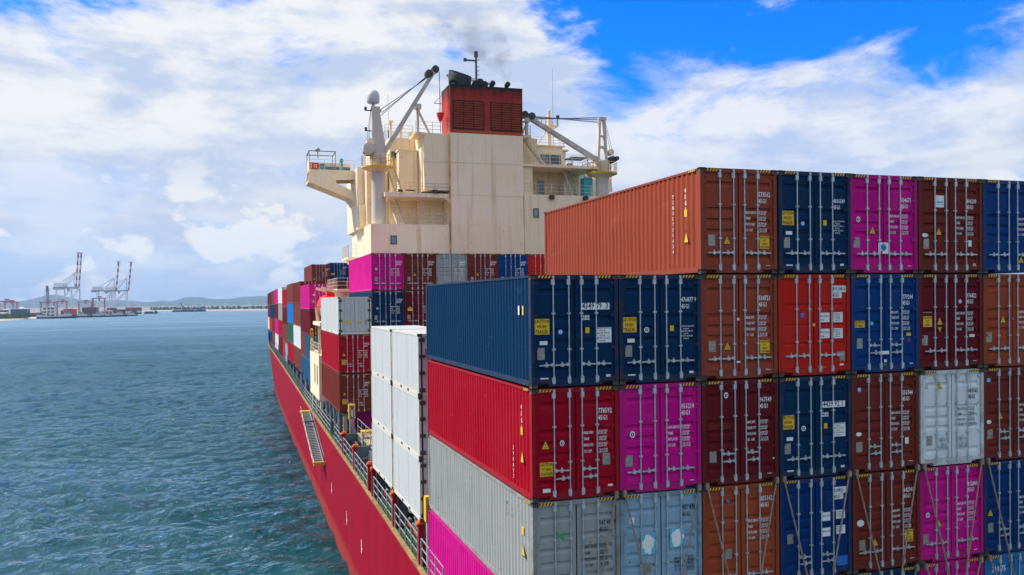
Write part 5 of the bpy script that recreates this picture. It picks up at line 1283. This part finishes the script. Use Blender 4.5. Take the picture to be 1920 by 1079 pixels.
def water():
    cx, cy = -7.2, -20.5; na, nr, R0, R1 = 400, 640, 22.0, 520.0
    A0, A1 = -24.0, 14.0
    ang = np.radians(np.linspace(A0, A1, na)); rad = R0*np.power(R1/R0, np.linspace(0, 1, nr))
    A, Rr = np.meshgrid(ang, rad); X = cx+Rr*np.sin(A); Y = cy+Rr*np.cos(A); Z = np.zeros_like(X)
    sp = Rr*0.005
    rs = np.random.RandomState(3); n = 90
    wx = X+1.5*np.sin(0.11*Y+0.05*X)+0.8*np.sin(0.31*Y-0.2*X); wy = Y+1.2*np.sin(0.13*X-0.04*Y)+0.7*np.sin(0.27*X+0.22*Y)
    for i in range(n):
        lam = 0.65*np.power(14.0, i/n)*rs.uniform(0.9, 1.1); th = radians(190)+rs.normal(0, 0.62); k = 2*pi/lam; ph = rs.uniform(0, 2*pi)
        s = 0.056 if lam < 4 else 0.040
        att = np.clip((lam-1.3*sp)/(1.6*sp), 0, 1)
        Z += att*s*lam/(2*pi)*np.sin(k*(wx*np.sin(th)+wy*np.cos(th))+ph)
    group = 0.85+0.30*np.sin(0.05*X+0.11*Y+0.6*np.sin(0.06*X))*np.sin(0.043*Y-0.03*X+1)
    Z = Z*group*np.clip((R1-Rr)/150, 0, 1)+WATER
    verts = [np.stack([X, Y, Z], -1).reshape(-1, 3)]
    jj, ii = np.meshgrid(np.arange(nr-1), np.arange(na-1), indexing='ij'); q = (jj*na+ii).reshape(-1)
    quads = [np.stack([q, q+1, q+na+1, q+na], -1)]
    base = na*nr
    def strip(angles, radii, closed):
        nonlocal base
        m_ = len(angles); V = []
        for r in radii: V += [(cx+r*sin(a), cy+r*cos(a), WATER) for a in angles]
        F = [(base+j*m_+i, base+j*m_+(i+1) % m_, base+(j+1)*m_+(i+1) % m_, base+(j+1)*m_+i) for j in range(len(radii)-1) for i in range(m_ if closed else m_-1)]
        verts.append(np.array(V)); quads.append(np.array(F)); base += len(V)
    strip([2*pi*i/144 for i in range(144)], [R1, 900, 1800, 4000, 11000], True)            # out to the horizon
    strip([radians(A1)+radians(360-A1+A0)*i/90 for i in range(91)], [0.5, 22, 60, 160, 300, R1], False)   # to the sides and astern
    strip([radians(A0)+radians(A1-A0)*i/12 for i in range(13)], [0.5, R0], False)
    V = np.concatenate(verts); F = np.concatenate(quads)
    me = bpy.data.meshes.new('water'); me.from_pydata(V.tolist(), [], F.tolist()); me.materials.append(water_mat())
    if me.polygons[0].normal.z < 0: me.flip_normals()
    me.polygons.foreach_set('use_smooth', [True]*len(me.polygons)); me.update()
    o = put('water', me); o['kind'] = 'structure'
water()

# ------------------------------------------------------------------ far shore, hills
def ground_mat(name, c1, c2, sc): return flat(name, tuple((a+b)/2 for a, b in zip(c1, c2)), 0.9, 0, 0.3, sc)
M_SAND = flat('sand', (0.46,0.40,0.31), 0.9, 0, 0.2, 0.05)
M_LAND = flat('port_ground', (0.22,0.22,0.20), 0.9, 0, 0.25, 0.03)
coast = [(-900, 1010), (-420, 1040), (-253, 1067), (-243, 1120), (-245, 1215), (-224, 1250), (-200, 1300), (-180, 1325), (-162, 1350), (-150, 1400), (-143, 1504), (-158, 1700), (-190, 1950), (-167, 2120), (-46, 2080), (67, 1960), (300, 1900), (900, 1800), (2500, 1500)]
def shore():
    # beach slope and land behind
    b = MB(); n = len(coast); outer = [(x, y, WATER-0.6) for x, y in coast]; mid = []; inn = []
    for i, (x, y) in enumerate(coast):
        a = Vector(coast[max(0, i-1)]); c = Vector(coast[min(n-1, i+1)]); d = (c-a).normalized(); nrm = Vector((-d.y, d.x))
        mid.append((x+nrm.x*9, y+nrm.y*9, WATER+0.9)); inn.append((x+nrm.x*22, y+nrm.y*22, WATER+1.5))
    b.add(outer+mid+inn, [(i, i+1, n+i+1, n+i) for i in range(n-1)]+[(n+i, n+i+1, 2*n+i+1, 2*n+i) for i in range(n-1)])
    o = b.build('beach', M_SAND); o['kind'] = 'structure'
    b = MB(); back = [(x*2.6, 5200, WATER+2.5) for x, y in coast]
    inn2 = [(x, y, z-0.01) for x, y, z in inn]
    b.add(inn2+back, [(i, i+1, n+i+1, n+i) for i in range(n-1)])
    o = b.build('port_ground', M_LAND); o['kind'] = 'structure'
shore()
def hills(name, dist, hfun, col, x0, x1, n=160, depth=2200):
    b = MB(); rows = []
    for j in range(9):
        t = j/8; row = []
        for i in range(n+1):
            x = x0+(x1-x0)*i/n; h = hfun(x)*sin(min(1.0, t*1.9)*pi/2) if t < 0.55 else hfun(x)*cos((t-0.55)/0.45*pi/2)**0.7
            h *= 0.8+0.4*noise.noise(Vector((x*0.004, t*5, 1.7)))
            row.append((x, dist+depth*t, WATER+1.0+max(0, h)))
        rows.append(row)
    b.add([p for r in rows for p in r], [(j*(n+1)+i, j*(n+1)+i+1, (j+1)*(n+1)+i+1, (j+1)*(n+1)+i) for j in range(8) for i in range(n)])
    o = b.build(name, flat(name+'_woodland', col, 0.95, 0, 0.35, 0.006), smooth=True, fix=False); o['kind'] = 'structure'
def h_far(x):
    v = 22
    for c, w, h in ((-1500, 150, 62), (-1330, 160, 44), (-1120, 120, 26), (-900, 200, 26), (-560, 90, 20), (-380, 80, 42), (-250, 90, 48), (-90, 100, 34), (60, 80, 26), (200, 150, 30), (700, 500, 80), (2000, 800, 90), (3600, 900, 70), (-2300, 500, 70)): v += h*math.exp(-((x-c)/w)**2)
    return v+8*noise.noise(Vector((x*0.006, 0, 0)))
def h_near(x):
    return 20+9*noise.noise(Vector((x*0.0025, 3, 0)))+4*noise.noise(Vector((x*0.012, 5, 0)))
hills('hills', 6900, h_far, (0.040,0.075,0.045), -4500, 6500)
hills('low_hills', 5000, h_near, (0.045,0.08,0.04), -3600, 5200, depth=1200)
# distant town: specks of white houses on the low slopes
def town():
    rnd = random.Random(11); b = MB()
    for i in range(420):
        x = rnd.uniform(-2600, 1400); y = rnd.uniform(4700, 5400); z = WATER+2+rnd.random()*14; w = rnd.uniform(6, 16); h = rnd.uniform(3, 7)
        b.mat(0).box(x, y, WATER+1, x+w, y+9, z+h); b.mat(1).prism([(x-0.5, z+h+0.01), (x+w+0.5, z+h+0.01), (x+w/2, z+h+2.4)], y-0.5, y+9.5)
    o = b.build('distant_town', [flat('town_wall', (0.62,0.62,0.60), 0.8, 0, 0.2, 0.02), flat('town_roof', (0.35,0.25,0.22), 0.8)], fix=False); tag(o, 'pale houses of the distant town below the blue hills', 'town', kind='stuff')
town()
# mangrove belts
def leaf_belt(name, label, spots, hmin, hmax, seed, col):
    rnd = random.Random(seed); b = MB()
    for (x, y, z, spread, cnt) in spots:
        for i in range(cnt):
            px, py = x+rnd.uniform(-spread, spread), y+rnd.uniform(-14, 14); h = rnd.uniform(hmin, hmax); w = rnd.uniform(1.6, 4.0)
            for k in range(14):
                a = rnd.uniform(0, 2*pi); q = rnd.random()**0.6; zz = z+h*(0.25+0.75*rnd.random()); rr = w*q*(1.15-0.5*(zz-z)/h); s = rnd.uniform(0.5, 1.2)
                cxx, cyy = px+rr*cos(a), py+rr*sin(a); t1, t2 = rnd.uniform(-.6, .6), rnd.uniform(-.6, .6)
                b.add([(cxx-s, cyy-t1, zz-s*.6), (cxx+s, cyy+t1, zz-s*.5), (cxx+s*.8, cyy+t2, zz+s*.7), (cxx-s*.7, cyy-t2, zz+s*.8)], [(0,1,2,3)])
            b.box(px-0.15, py-0.15, z-0.5, px+0.15, py+0.15, z+h*0.5)
    o = b.build(name, flat(name+'_leaf', col, 0.85, 0, 0.45, 0.15), fix=False); tag(o, label, 'mangroves', kind='stuff')
sp = []
for i in range(60):
    t = i/59; x = -185+t*700; y = 2150-max(0, (x+46))*0.62 if x > -46 else 2150; sp.append((x, y+25, WATER+1.3, 7, 9))
leaf_belt('mangrove_belt', 'low dark green mangrove belt behind the far beach', sp, 4.5, 9.0, 5, (0.060,0.095,0.030))
sp2 = [(-335+i*6, 1098+i*3, WATER+1.3, 4, 7) for i in range(14)]+[(-330+i*6, 1115+i*3, WATER+1.3, 4, 6) for i in range(12)]+[(-252, 1160+i*12, WATER+1.3, 3, 4) for i in range(4)]
leaf_belt('shore_scrub', 'green scrub along the near beach in front of the port', sp2, 3.0, 6.5, 9, (0.085,0.110,0.030))

# ------------------------------------------------------------------ container port
PG = WATER+1.5
M_CW = flat('port_crane_white', (0.72,0.75,0.80), 0.5, 0, 0.1, 0.1); M_CR = flat('port_crane_red', (0.42,0.075,0.065), 0.5, 0, 0.12, 0.1); M_CRB = flat('boom_red', (0.42,0.12,0.11), 0.5, 0, 0.12, 0.1); M_CG = flat('port_crane_grey', (0.30,0.35,0.41), 0.5, 0, 0.15, 0.1)
def sts(x, y, s, rz, label):
    t = thing('quay_crane', label, 'quay crane', (x, y, PG), rz, 'quay cranes with raised booms', (s, s, s))
    for lx in (0, 27):
        for ly in (-9, 9):
            MB().beam((lx, ly, 0), (lx, ly*0.92, 41), 1.6, 1.6).build('leg', M_CW if lx else M_CW, t)
            MB().box(lx-1.2, ly-3, 0, lx+1.2, ly+3, 2.2).build('bogie', M_CR, t)
    for ly in (-9, 9):
        MB().beam((0, ly*0.97, 13), (27, ly*0.97, 13), 1.2, 1.5).build('portal_beam', M_CW, t)
        MB().beam((2, ly*0.96, 14), (25, ly*0.93, 40), 1.0, 1.2).build('diagonal_brace', M_CW, t)
        MB().beam((27, ly*0.3+0, 42), (27.5, ly*0.22, 65), 1.0, 1.1).build('tower_leg', M_CW, t)
        MB().beam((27.5, ly*0.22, 64.5), (-4, ly*0.3, 45.5), 0.8, 0.8).build('back_stay', M_CW, t)
        MB().beam((27.5, ly*0.22, 64.5), (12, ly*0.3, 45.5), 0.7, 0.7).build('back_stay', M_CW, t)
    for ly in (-3.2, 3.2):
        MB().box(-10, ly-0.7, 41.0, 29, ly+0.7, 43.4).build('main_girder', M_CG, t)
    for lx in (0, 27): MB().box(lx-0.8, -9, 39.6, lx+0.8, 9, 40.99).build('cross_beam', M_CW, t)
    MB().box(-8, -4.5, 43.5, 9, 4.5, 49.5).build('machinery_house', M_CW, t); MB().box(-10, -4.2, 39.2, -4, 4.2, 40.95).build('counterweight', M_CG, t)
    MB().box(13, -1.6, 37.0, 16, 1.6, 40.9).build('operator_cab', M_CG, t); MB().tube((27.5, -2.2, 64.5), (27.5, 2.2, 64.5), 1.0, 8).build('apex_sheave', M_CW, t)
    dd = Vector((0.10, 0, 0.995)); base = Vector((30.5, 0, 42.5))
    for ly in (-3.2, 3.2):
        for k in range(9): MB().beam(base+dd*(k*5.6)+Vector((0, ly, 0)), base+dd*(k*5.6+5.58)+Vector((0, ly, 0)), 1.5, 1.9).build('boom_segment', M_CRB if k % 2 == 0 else M_CW, t)
    for k in range(1, 5): o = base+dd*(k*11.5); MB().beam(o-Vector((0, 3.2, 0)), o+Vector((0, 3.2, 0)), 0.8, 0.8).build('boom_tie', M_CG, t)
    o = base+dd*51; MB().box(o.x-2.2, -4.2, o.z, o.x+2.0, 4.2, o.z+1.8).build('boom_tip', M_CG, t)
    MB().tube(base+dd*30, (27.5, 0, 65), 0.35, 6).build('fore_stay', M_CW, t)
sts(-248, 1400, 0.98, radians(-32), 'left white quay crane standing alone with twin red striped boom girders')
sts(-211, 1500, 0.90, radians(-4), 'white quay crane in the middle, left of the close pair')
sts(-194, 1515, 0.90, radians(-4), 'rightmost white quay crane of the close pair')
def rtg(x, y, w, h, label, rz=0.0):
    t = thing('yard_gantry', label, 'gantry crane', (x, y, PG), rz, 'red yard gantry cranes')
    for lx in (0, w):
        for ly in (0, 8): MB().beam((lx, ly, 0), (lx, ly, h), 0.8, 0.8).build('leg', M_CR, t)
        MB().box(lx-0.8, -1, 0.2, lx+0.8, 9, 1.6).build('sill_beam', M_CR, t)
    for ly in (0, 8): MB().box(-1.5, ly-0.5, h, w+1.5, ly+0.5, h+1.2).build('top_girder', M_CR, t)
    MB().box(w*0.45, -0.6, h+1.81, w*0.45+4, 8.6, h+3.6).build('trolley', M_CR, t); MB().box(w*0.5, 1, h-2.4, w*0.5+2, 3, h-0.05).build('operator_cab', M_CG, t)
rtg(-305, 1290, 17, 21, 'red yard gantry at the far left edge of the port'); rtg(-262, 1330, 17, 19, 'red yard gantry left of the tall chimney')
rtg(-243, 1340, 12, 20, 'narrow red yard gantry right under the chimney'); rtg(-216, 1345, 17, 19, 'red yard gantry in front of the left quay crane')
rtg(-195, 1330, 15, 24, 'tall red yard gantry between the left crane and the pair'); rtg(-318, 1380, 16, 20, 'red yard gantry half cut by the left edge behind the first one')
t = thing('chimney_stack', 'slim grey chimney stack with a dark red top', 'chimney', (-262, 1380, PG))
MB().tube((0, 0, 0), (0, 0, 36), 2.6, 12, 1.9).build('shaft', M_CG, t); MB().tube((0, 0, 36.01), (0, 0, 44), 1.9, 12, 1.6).build('top', flat('chimney_top', (0.16,0.07,0.08), 0.6), t)
MB().lathe([(1.9, 38), (3.2, 38.1), (3.2, 38.9), (1.9, 39)], n=12).lathe([(2.4, 24), (3.2, 24.1), (3.2, 24.7), (2.4, 24.8)], n=12).build('gallery', M_CG, t); MB().box(-2.9, -2.9, 0, -2.4, -2.4, 38).box(2.4, -2.9, 0, 2.9, -2.4, 38).build('ladder_cage', M_CG, t)
for x, y, h, lb in ((-278, 1370, 22, 'white lamp mast left of the chimney'), (-252, 1395, 24, 'thin lamp mast right of the chimney'), (-205, 1400, 22, 'thin lamp mast beside the tall red gantry')):
    t = thing('lamp_mast', lb, 'lamp mast', (x, y, PG), group='port lamp masts'); MB().tube((0, 0, 0), (0, 0, h), 0.5, 6, 0.3).build('pole', M_CW, t); MB().box(-2, -0.8, h, 2, 0.8, h+1.2).build('lamp_head', M_CW if 'white' in lb else M_CG, t)
def shed(x, y, w, d, h, wall, roof, label, win=None):
    t = thing('port_building', label, 'building', (x, y, PG), group='port buildings')
    MB().box(0, 0, 0, w, d, h).build('wall', wall, t); MB().prism([(-0.6, h+0.01), (w+0.6, h+0.01), (w+0.6, h+0.5), (w/2, h+1.4), (-0.6, h+0.5)], -0.6, d+0.6).build('roof', roof, t)
    if win:
        n = max(2, int(w/4))
        for r in range(win):
            for i in range(n): MB().box(0, -0.05, 0, w/n*0.7, -0.003, h/win*0.55).build('window', M_GLASS, t, loc=(w/n*(i+0.15), 0, h/win*(r+0.25)))
M_OFF = flat('office_blue', (0.04,0.12,0.20), 0.3, 0, 0.3, 0.3); M_PW = flat('port_white', (0.66,0.66,0.64), 0.7, 0, 0.1, 0.1); M_PR = flat('port_red', (0.45,0.04,0.03), 0.7, 0, 0.2, 0.2)
shed(-268, 1185, 18, 14, 11, M_OFF, M_PW, 'dark blue glass office block near the beach', 3); shed(-290, 1190, 16, 14, 6, M_PW, M_PW, 'low white shed left of the blue office', 1)
shed(-246, 1260, 14, 12, 13, M_PW, M_PW, 'pale block under the narrow red gantry', 3); shed(-228, 1300, 15, 12, 9, M_PR, M_PR, 'red container block left of the quay crane legs'); shed(-209, 1330, 20, 12, 11, M_MACH, M_PR, 'dark shed with red roof behind the tugs')
shed(-300, 1250, 14, 12, 10, M_TAN, M_PW, 'tan shed under the far left gantry', 2); shed(-186, 1350, 14, 10, 6, M_PW, M_PW, 'low pale shed below the pair of quay cranes', 1); shed(-268, 1160, 8, 6, 4, M_PR, M_PR, 'small red hut on the beach scrub')
t = thing('storage_dome', 'small white domed tank behind the left gantries', 'tank', (-303, 1420, PG)); MB().lathe([(6, 0), (6, 8), (5.2, 10.5), (3.4, 12.6), (0.5, 13.5)], n=16).build('shell', M_PW, t, True); MB().lathe([(0.4, 13.5), (0.4, 14.5)], n=8).build('vent', M_CG, t)

def yard(x, y, seed, label):
    rnd = random.Random(seed); t = thing('yard_container_stack', label, 'container stack', (x, y, PG), group='container stacks in the port yard')
    cols = ['scarlet', 'rustbrown', 'midblue', 'white', 'umber', 'red', 'teal']
    for i in range(3):
        for j in range(rnd.randint(2, 4)): MB().box(i*6.3, 0, j*2.65, i*6.3+6.1, 12, j*2.65+2.6).build('container', flat('yard_'+(k_ := rnd.choice(cols)), PAL[k_], 0.6), t)
for i, (x, y, lb) in enumerate(((-332, 1270, 'container stack at the left frame edge of the port'), (-308, 1215, 'container stack left of the white shed'), (-290, 1300, 'container stack behind the white shed'), (-268, 1300, 'container stack behind the blue office'), (-236, 1330, 'container stack left of the front red gantry'), (-205, 1380, 'container stack right of the left quay crane'), (-190, 1385, 'container stack under the tall red gantry'), (-172, 1400, 'container stack under the pair of quay cranes'), (-160, 1440, 'container stack rightmost in the port'))): yard(x, y, i+40, lb)
# ------------------------------------------------------------------ tugs and barges
M_TH = flat('tug_hull', (0.018,0.030,0.045), 0.5, 0, 0.2, 0.2); M_TB = flat('tug_blue', (0.05,0.16,0.30), 0.5)
def boat_hull(L, B, D, sheer=1.2):
    b = MB(); n = 12; rows = []
    for i in range(n+1):
        t = i/n; w = B/2*(min(1, (1-t)*3.0)**0.55)*(0.82+0.18*min(1, t*6)); x = -L/2+L*t; zt = D+sheer*max(0, t-0.55)**2*4
        rows.append([(x, -w, zt), (x-0.0, -w*0.82, 0.0), (x, -w*0.5, -1.5), (x, w*0.5, -1.5), (x, w*0.82, 0.0), (x, w, zt)])
    b.add([p for r in rows for p in r], [(i*6+j, i*6+(j+1) % 6, (i+1)*6+(j+1) % 6, (i+1)*6+j) for i in range(n) for j in range(6)]+[tuple(range(6))])
    return b
def tug(x, y, rz, s, label, house=None):
    t = thing('tug_boat', label, 'tug boat', (x, y, WATER), rz, 'tug boats moored at the port', (s, s, s)); house = house or M_PW
    boat_hull(26, 8.6, 2.0).build('hull', M_TH, t)
    MB().box(-4, -3, 2.0, 8, 3, 4.6).build('deckhouse', house, t); MB().box(0.5, -2.4, 4.61, 6, 2.4, 7.2).build('wheelhouse', house, t); MB().box(0.45, -2.45, 5.6, 6.05, 2.45, 6.6).build('windows', M_GLASS, t)
    MB().box(0.2, -2.7, 7.21, 6.3, 2.7, 7.5).build('wheelhouse_roof', M_TB, t)
    for ly in (-2, 2): MB().tube((-2.2, ly, 4.6), (-2.4, ly, 8.2), 0.6, 8).build('funnel', M_TH, t)
    MB().tube((2.5, 0, 7.5), (2.3, 0, 13.5), 0.22, 6, 0.1).box(1.8, -1.2, 10.5, 2.9, 1.2, 10.8).build('mast', M_PW, t)
    MB().tube((-7, -1.5, 2.9), (-7, 1.5, 2.9), 0.9, 10).build('tow_winch', M_CG, t); MB().tube((12.2, -1.2, 3.0), (12.2, 1.2, 3.0), 0.7, 8).build('bow_fender', M_DARK, t)
tug(-231, 1200, radians(182), 0.85, 'leftmost dark hulled tug by the scrub'); tug(-212, 1207, radians(4), 1.15, 'long low tug in front of the row')
tug(-197, 1262, radians(170), 1.0, 'tug with tall blue and white house in the middle of the row', M_PW); tug(-184, 1272, radians(8), 0.95, 'tug right of the blue and white one'); tug(-172, 1285, radians(176), 0.9, 'fifth tug of the row, below the tall red gantry')
tug(-160, 1296, radians(6), 1.05, 'broad tug under the pair of quay cranes'); tug(-147, 1330, radians(4), 0.85, 'rightmost low tug of the row')
t = thing('work_barge', 'flat dark barge lying off the beach end', 'barge', (-140, 1600, WATER)); MB().box(-11, -4, -1, 11, 4, 2.6).build('hull', M_TH, t); MB().box(-10, -3.2, 2.61, 3, 3.2, 4.2).build('cargo', M_MACH, t); MB().box(6, -2, 2.61, 9.5, 2, 5.4).build('cabin', M_TH, t)
t = thing('dredger', 'long dark dredger with a slanted red arm off the far beach', 'dredger', (-88, 1850, WATER)); MB().box(-32, -6, -1, 32, 6, 3.6).build('hull', M_TH, t); MB().box(14, -4, 3.61, 24, 4, 8.5).build('deckhouse', M_TB, t); MB().box(15, -3, 8.51, 20, 3, 11).build('wheelhouse', M_PW, t)
MB().beam((-10, 0, 4), (-17, 0, 20), 1.4, 1.4).beam((-10, 0, 4), (-12, 0, 14), 0.8, 0.8).build('crane_arm', M_CR, t); MB().box(-14, -3, 3.61, -6, 3, 7).build('crane_cab', M_CR, t); MB().box(-4, -4, 3.61, 10, 4, 5.6).build('spoil', M_TAN, t)

# ------------------------------------------------------------------ smoke and air
def vol_mat(name, col, dens, aniso=0.0, absorb=None):
    mt = bpy.data.materials.new(name); mt.use_nodes = True; nt = mt.node_tree; nt.nodes.clear(); N = nt.nodes.new
    o = N('ShaderNodeOutputMaterial'); v = N('ShaderNodeVolumePrincipled'); nt.links.new(v.outputs[0], o.inputs['Volume'])
    v.inputs['Color'].default_value = (*col, 1); v.inputs['Density'].default_value = dens; v.inputs['Anisotropy'].default_value = aniso
    v.inputs['Density Attribute'].default_value = ''
    if absorb: v.inputs['Absorption Color'].default_value = (*absorb, 1)
    return mt, nt, v
def smoke():
    path = [(17.35, 54.6, 19.4, 0.30), (17.2, 55.2, 20.6, 0.75), (16.8, 56.5, 22.2, 1.35), (16.0, 58.5, 24.4, 2.1), (14.6, 61, 27.0, 3.1), (12.6, 64, 30.2, 4.2), (10, 67, 33.5, 5.0)]
    b = MB(); n = 16; rows = []
    for i, (x, y, z, r) in enumerate(path): rows.append([(x+r*1.15*cos(2*pi*k/n), y+r*sin(2*pi*k/n), z+0.35*r*cos(2*pi*k/n)) for k in range(n)])
    b.add([p for r in rows for p in r], [(j*n+i, j*n+(i+1) % n, (j+1)*n+(i+1) % n, (j+1)*n+i) for j in range(len(path)-1) for i in range(n)]+[tuple(range(n)), tuple(range((len(path)-1)*n, len(path)*n))])
    mt, nt, v = vol_mat('smoke', (0.10,0.095,0.10), 0.1)
    N = nt.nodes.new; L = nt.links.new
    nz = add_noise(nt, 0.55, 5, 0.6); d = rng(nt, nz, 0.44, 0.72)
    g = N('ShaderNodeNewGeometry'); s = N('ShaderNodeSeparateXYZ'); L(g.outputs['Position'], s.inputs[0])
    dz_ = rng(nt, s.outputs['Z'], 19.0, 33.0, 1.0, 0.0); p2 = mulf(nt, dz_, dz_); p3 = mulf(nt, p2, dz_)
    L(mulf(nt, mulf(nt, d, p3), 0.75), v.inputs['Density'])
    o = b.build('smoke', mt); tag(o, 'thin dark exhaust smoke drifting up from the funnel', 'smoke', kind='stuff')
smoke()
def haze():
    mt, nt, v = vol_mat('haze_air', (0.38,0.62,1.0), HAZE, 0.15); mt.cycles.homogeneous_volume = True
    o = MB().box(-9000, -900, WATER-4.5, 9500, 9900, 165).build('haze', mt); tag(o, 'thin pale blue haze of the harbour air', 'haze', kind='stuff')
HAZE = 1.0e-4
haze()
import OpenImageIO as oiio, numpy as np, sys
im=oiio.ImageBuf('/workdir/render_main.png').get_pixels(oiio.FLOAT)
def m(x0,y0,x1,y1):
    a=im[int(y0*575/1079):int(y1*575/1079)+1,int(x0*1024/1920):int(x1*1024/1920)+1,:3]; return (a.mean((0,1))*255).round().astype(int)
R=dict(skyTL=(20,20,80,60),skyL=(200,200,400,300),skyLlow=(100,480,300,520)if 0 else (300,420,450,460),horiz=(380,520,480,550),blueTR=(1400,40,1600,80),blueTR2=(1750,20,1900,60),cloudR=(1300,180,1500,260),brownside=(1100,430,1250,490),browndoor=(1330,340,1355,500),navyside=(850,560,950,620),navydoor=(1010,650,1040,680),redside=(850,720,950,780),reddoor=(1010,760,1040,800),greyside=(850,880,940,940),pinkdoor=(1175,800,1200,840),white=(745,650,775,700),cream=(870,300,960,340),creamlow=(870,440,960,465),funside=(832,190,842,230),funaft=(905,170,970,185),hull=(620,850,650,900),hullnear=(700,1030,730,1060),hullfar=(520,700,535,740),w1=(50,1000,300,1060),w2=(50,800,300,860),w3=(50,650,300,680),w4=(300,600,450,615))
for k,v in R.items(): print(k,m(*v))
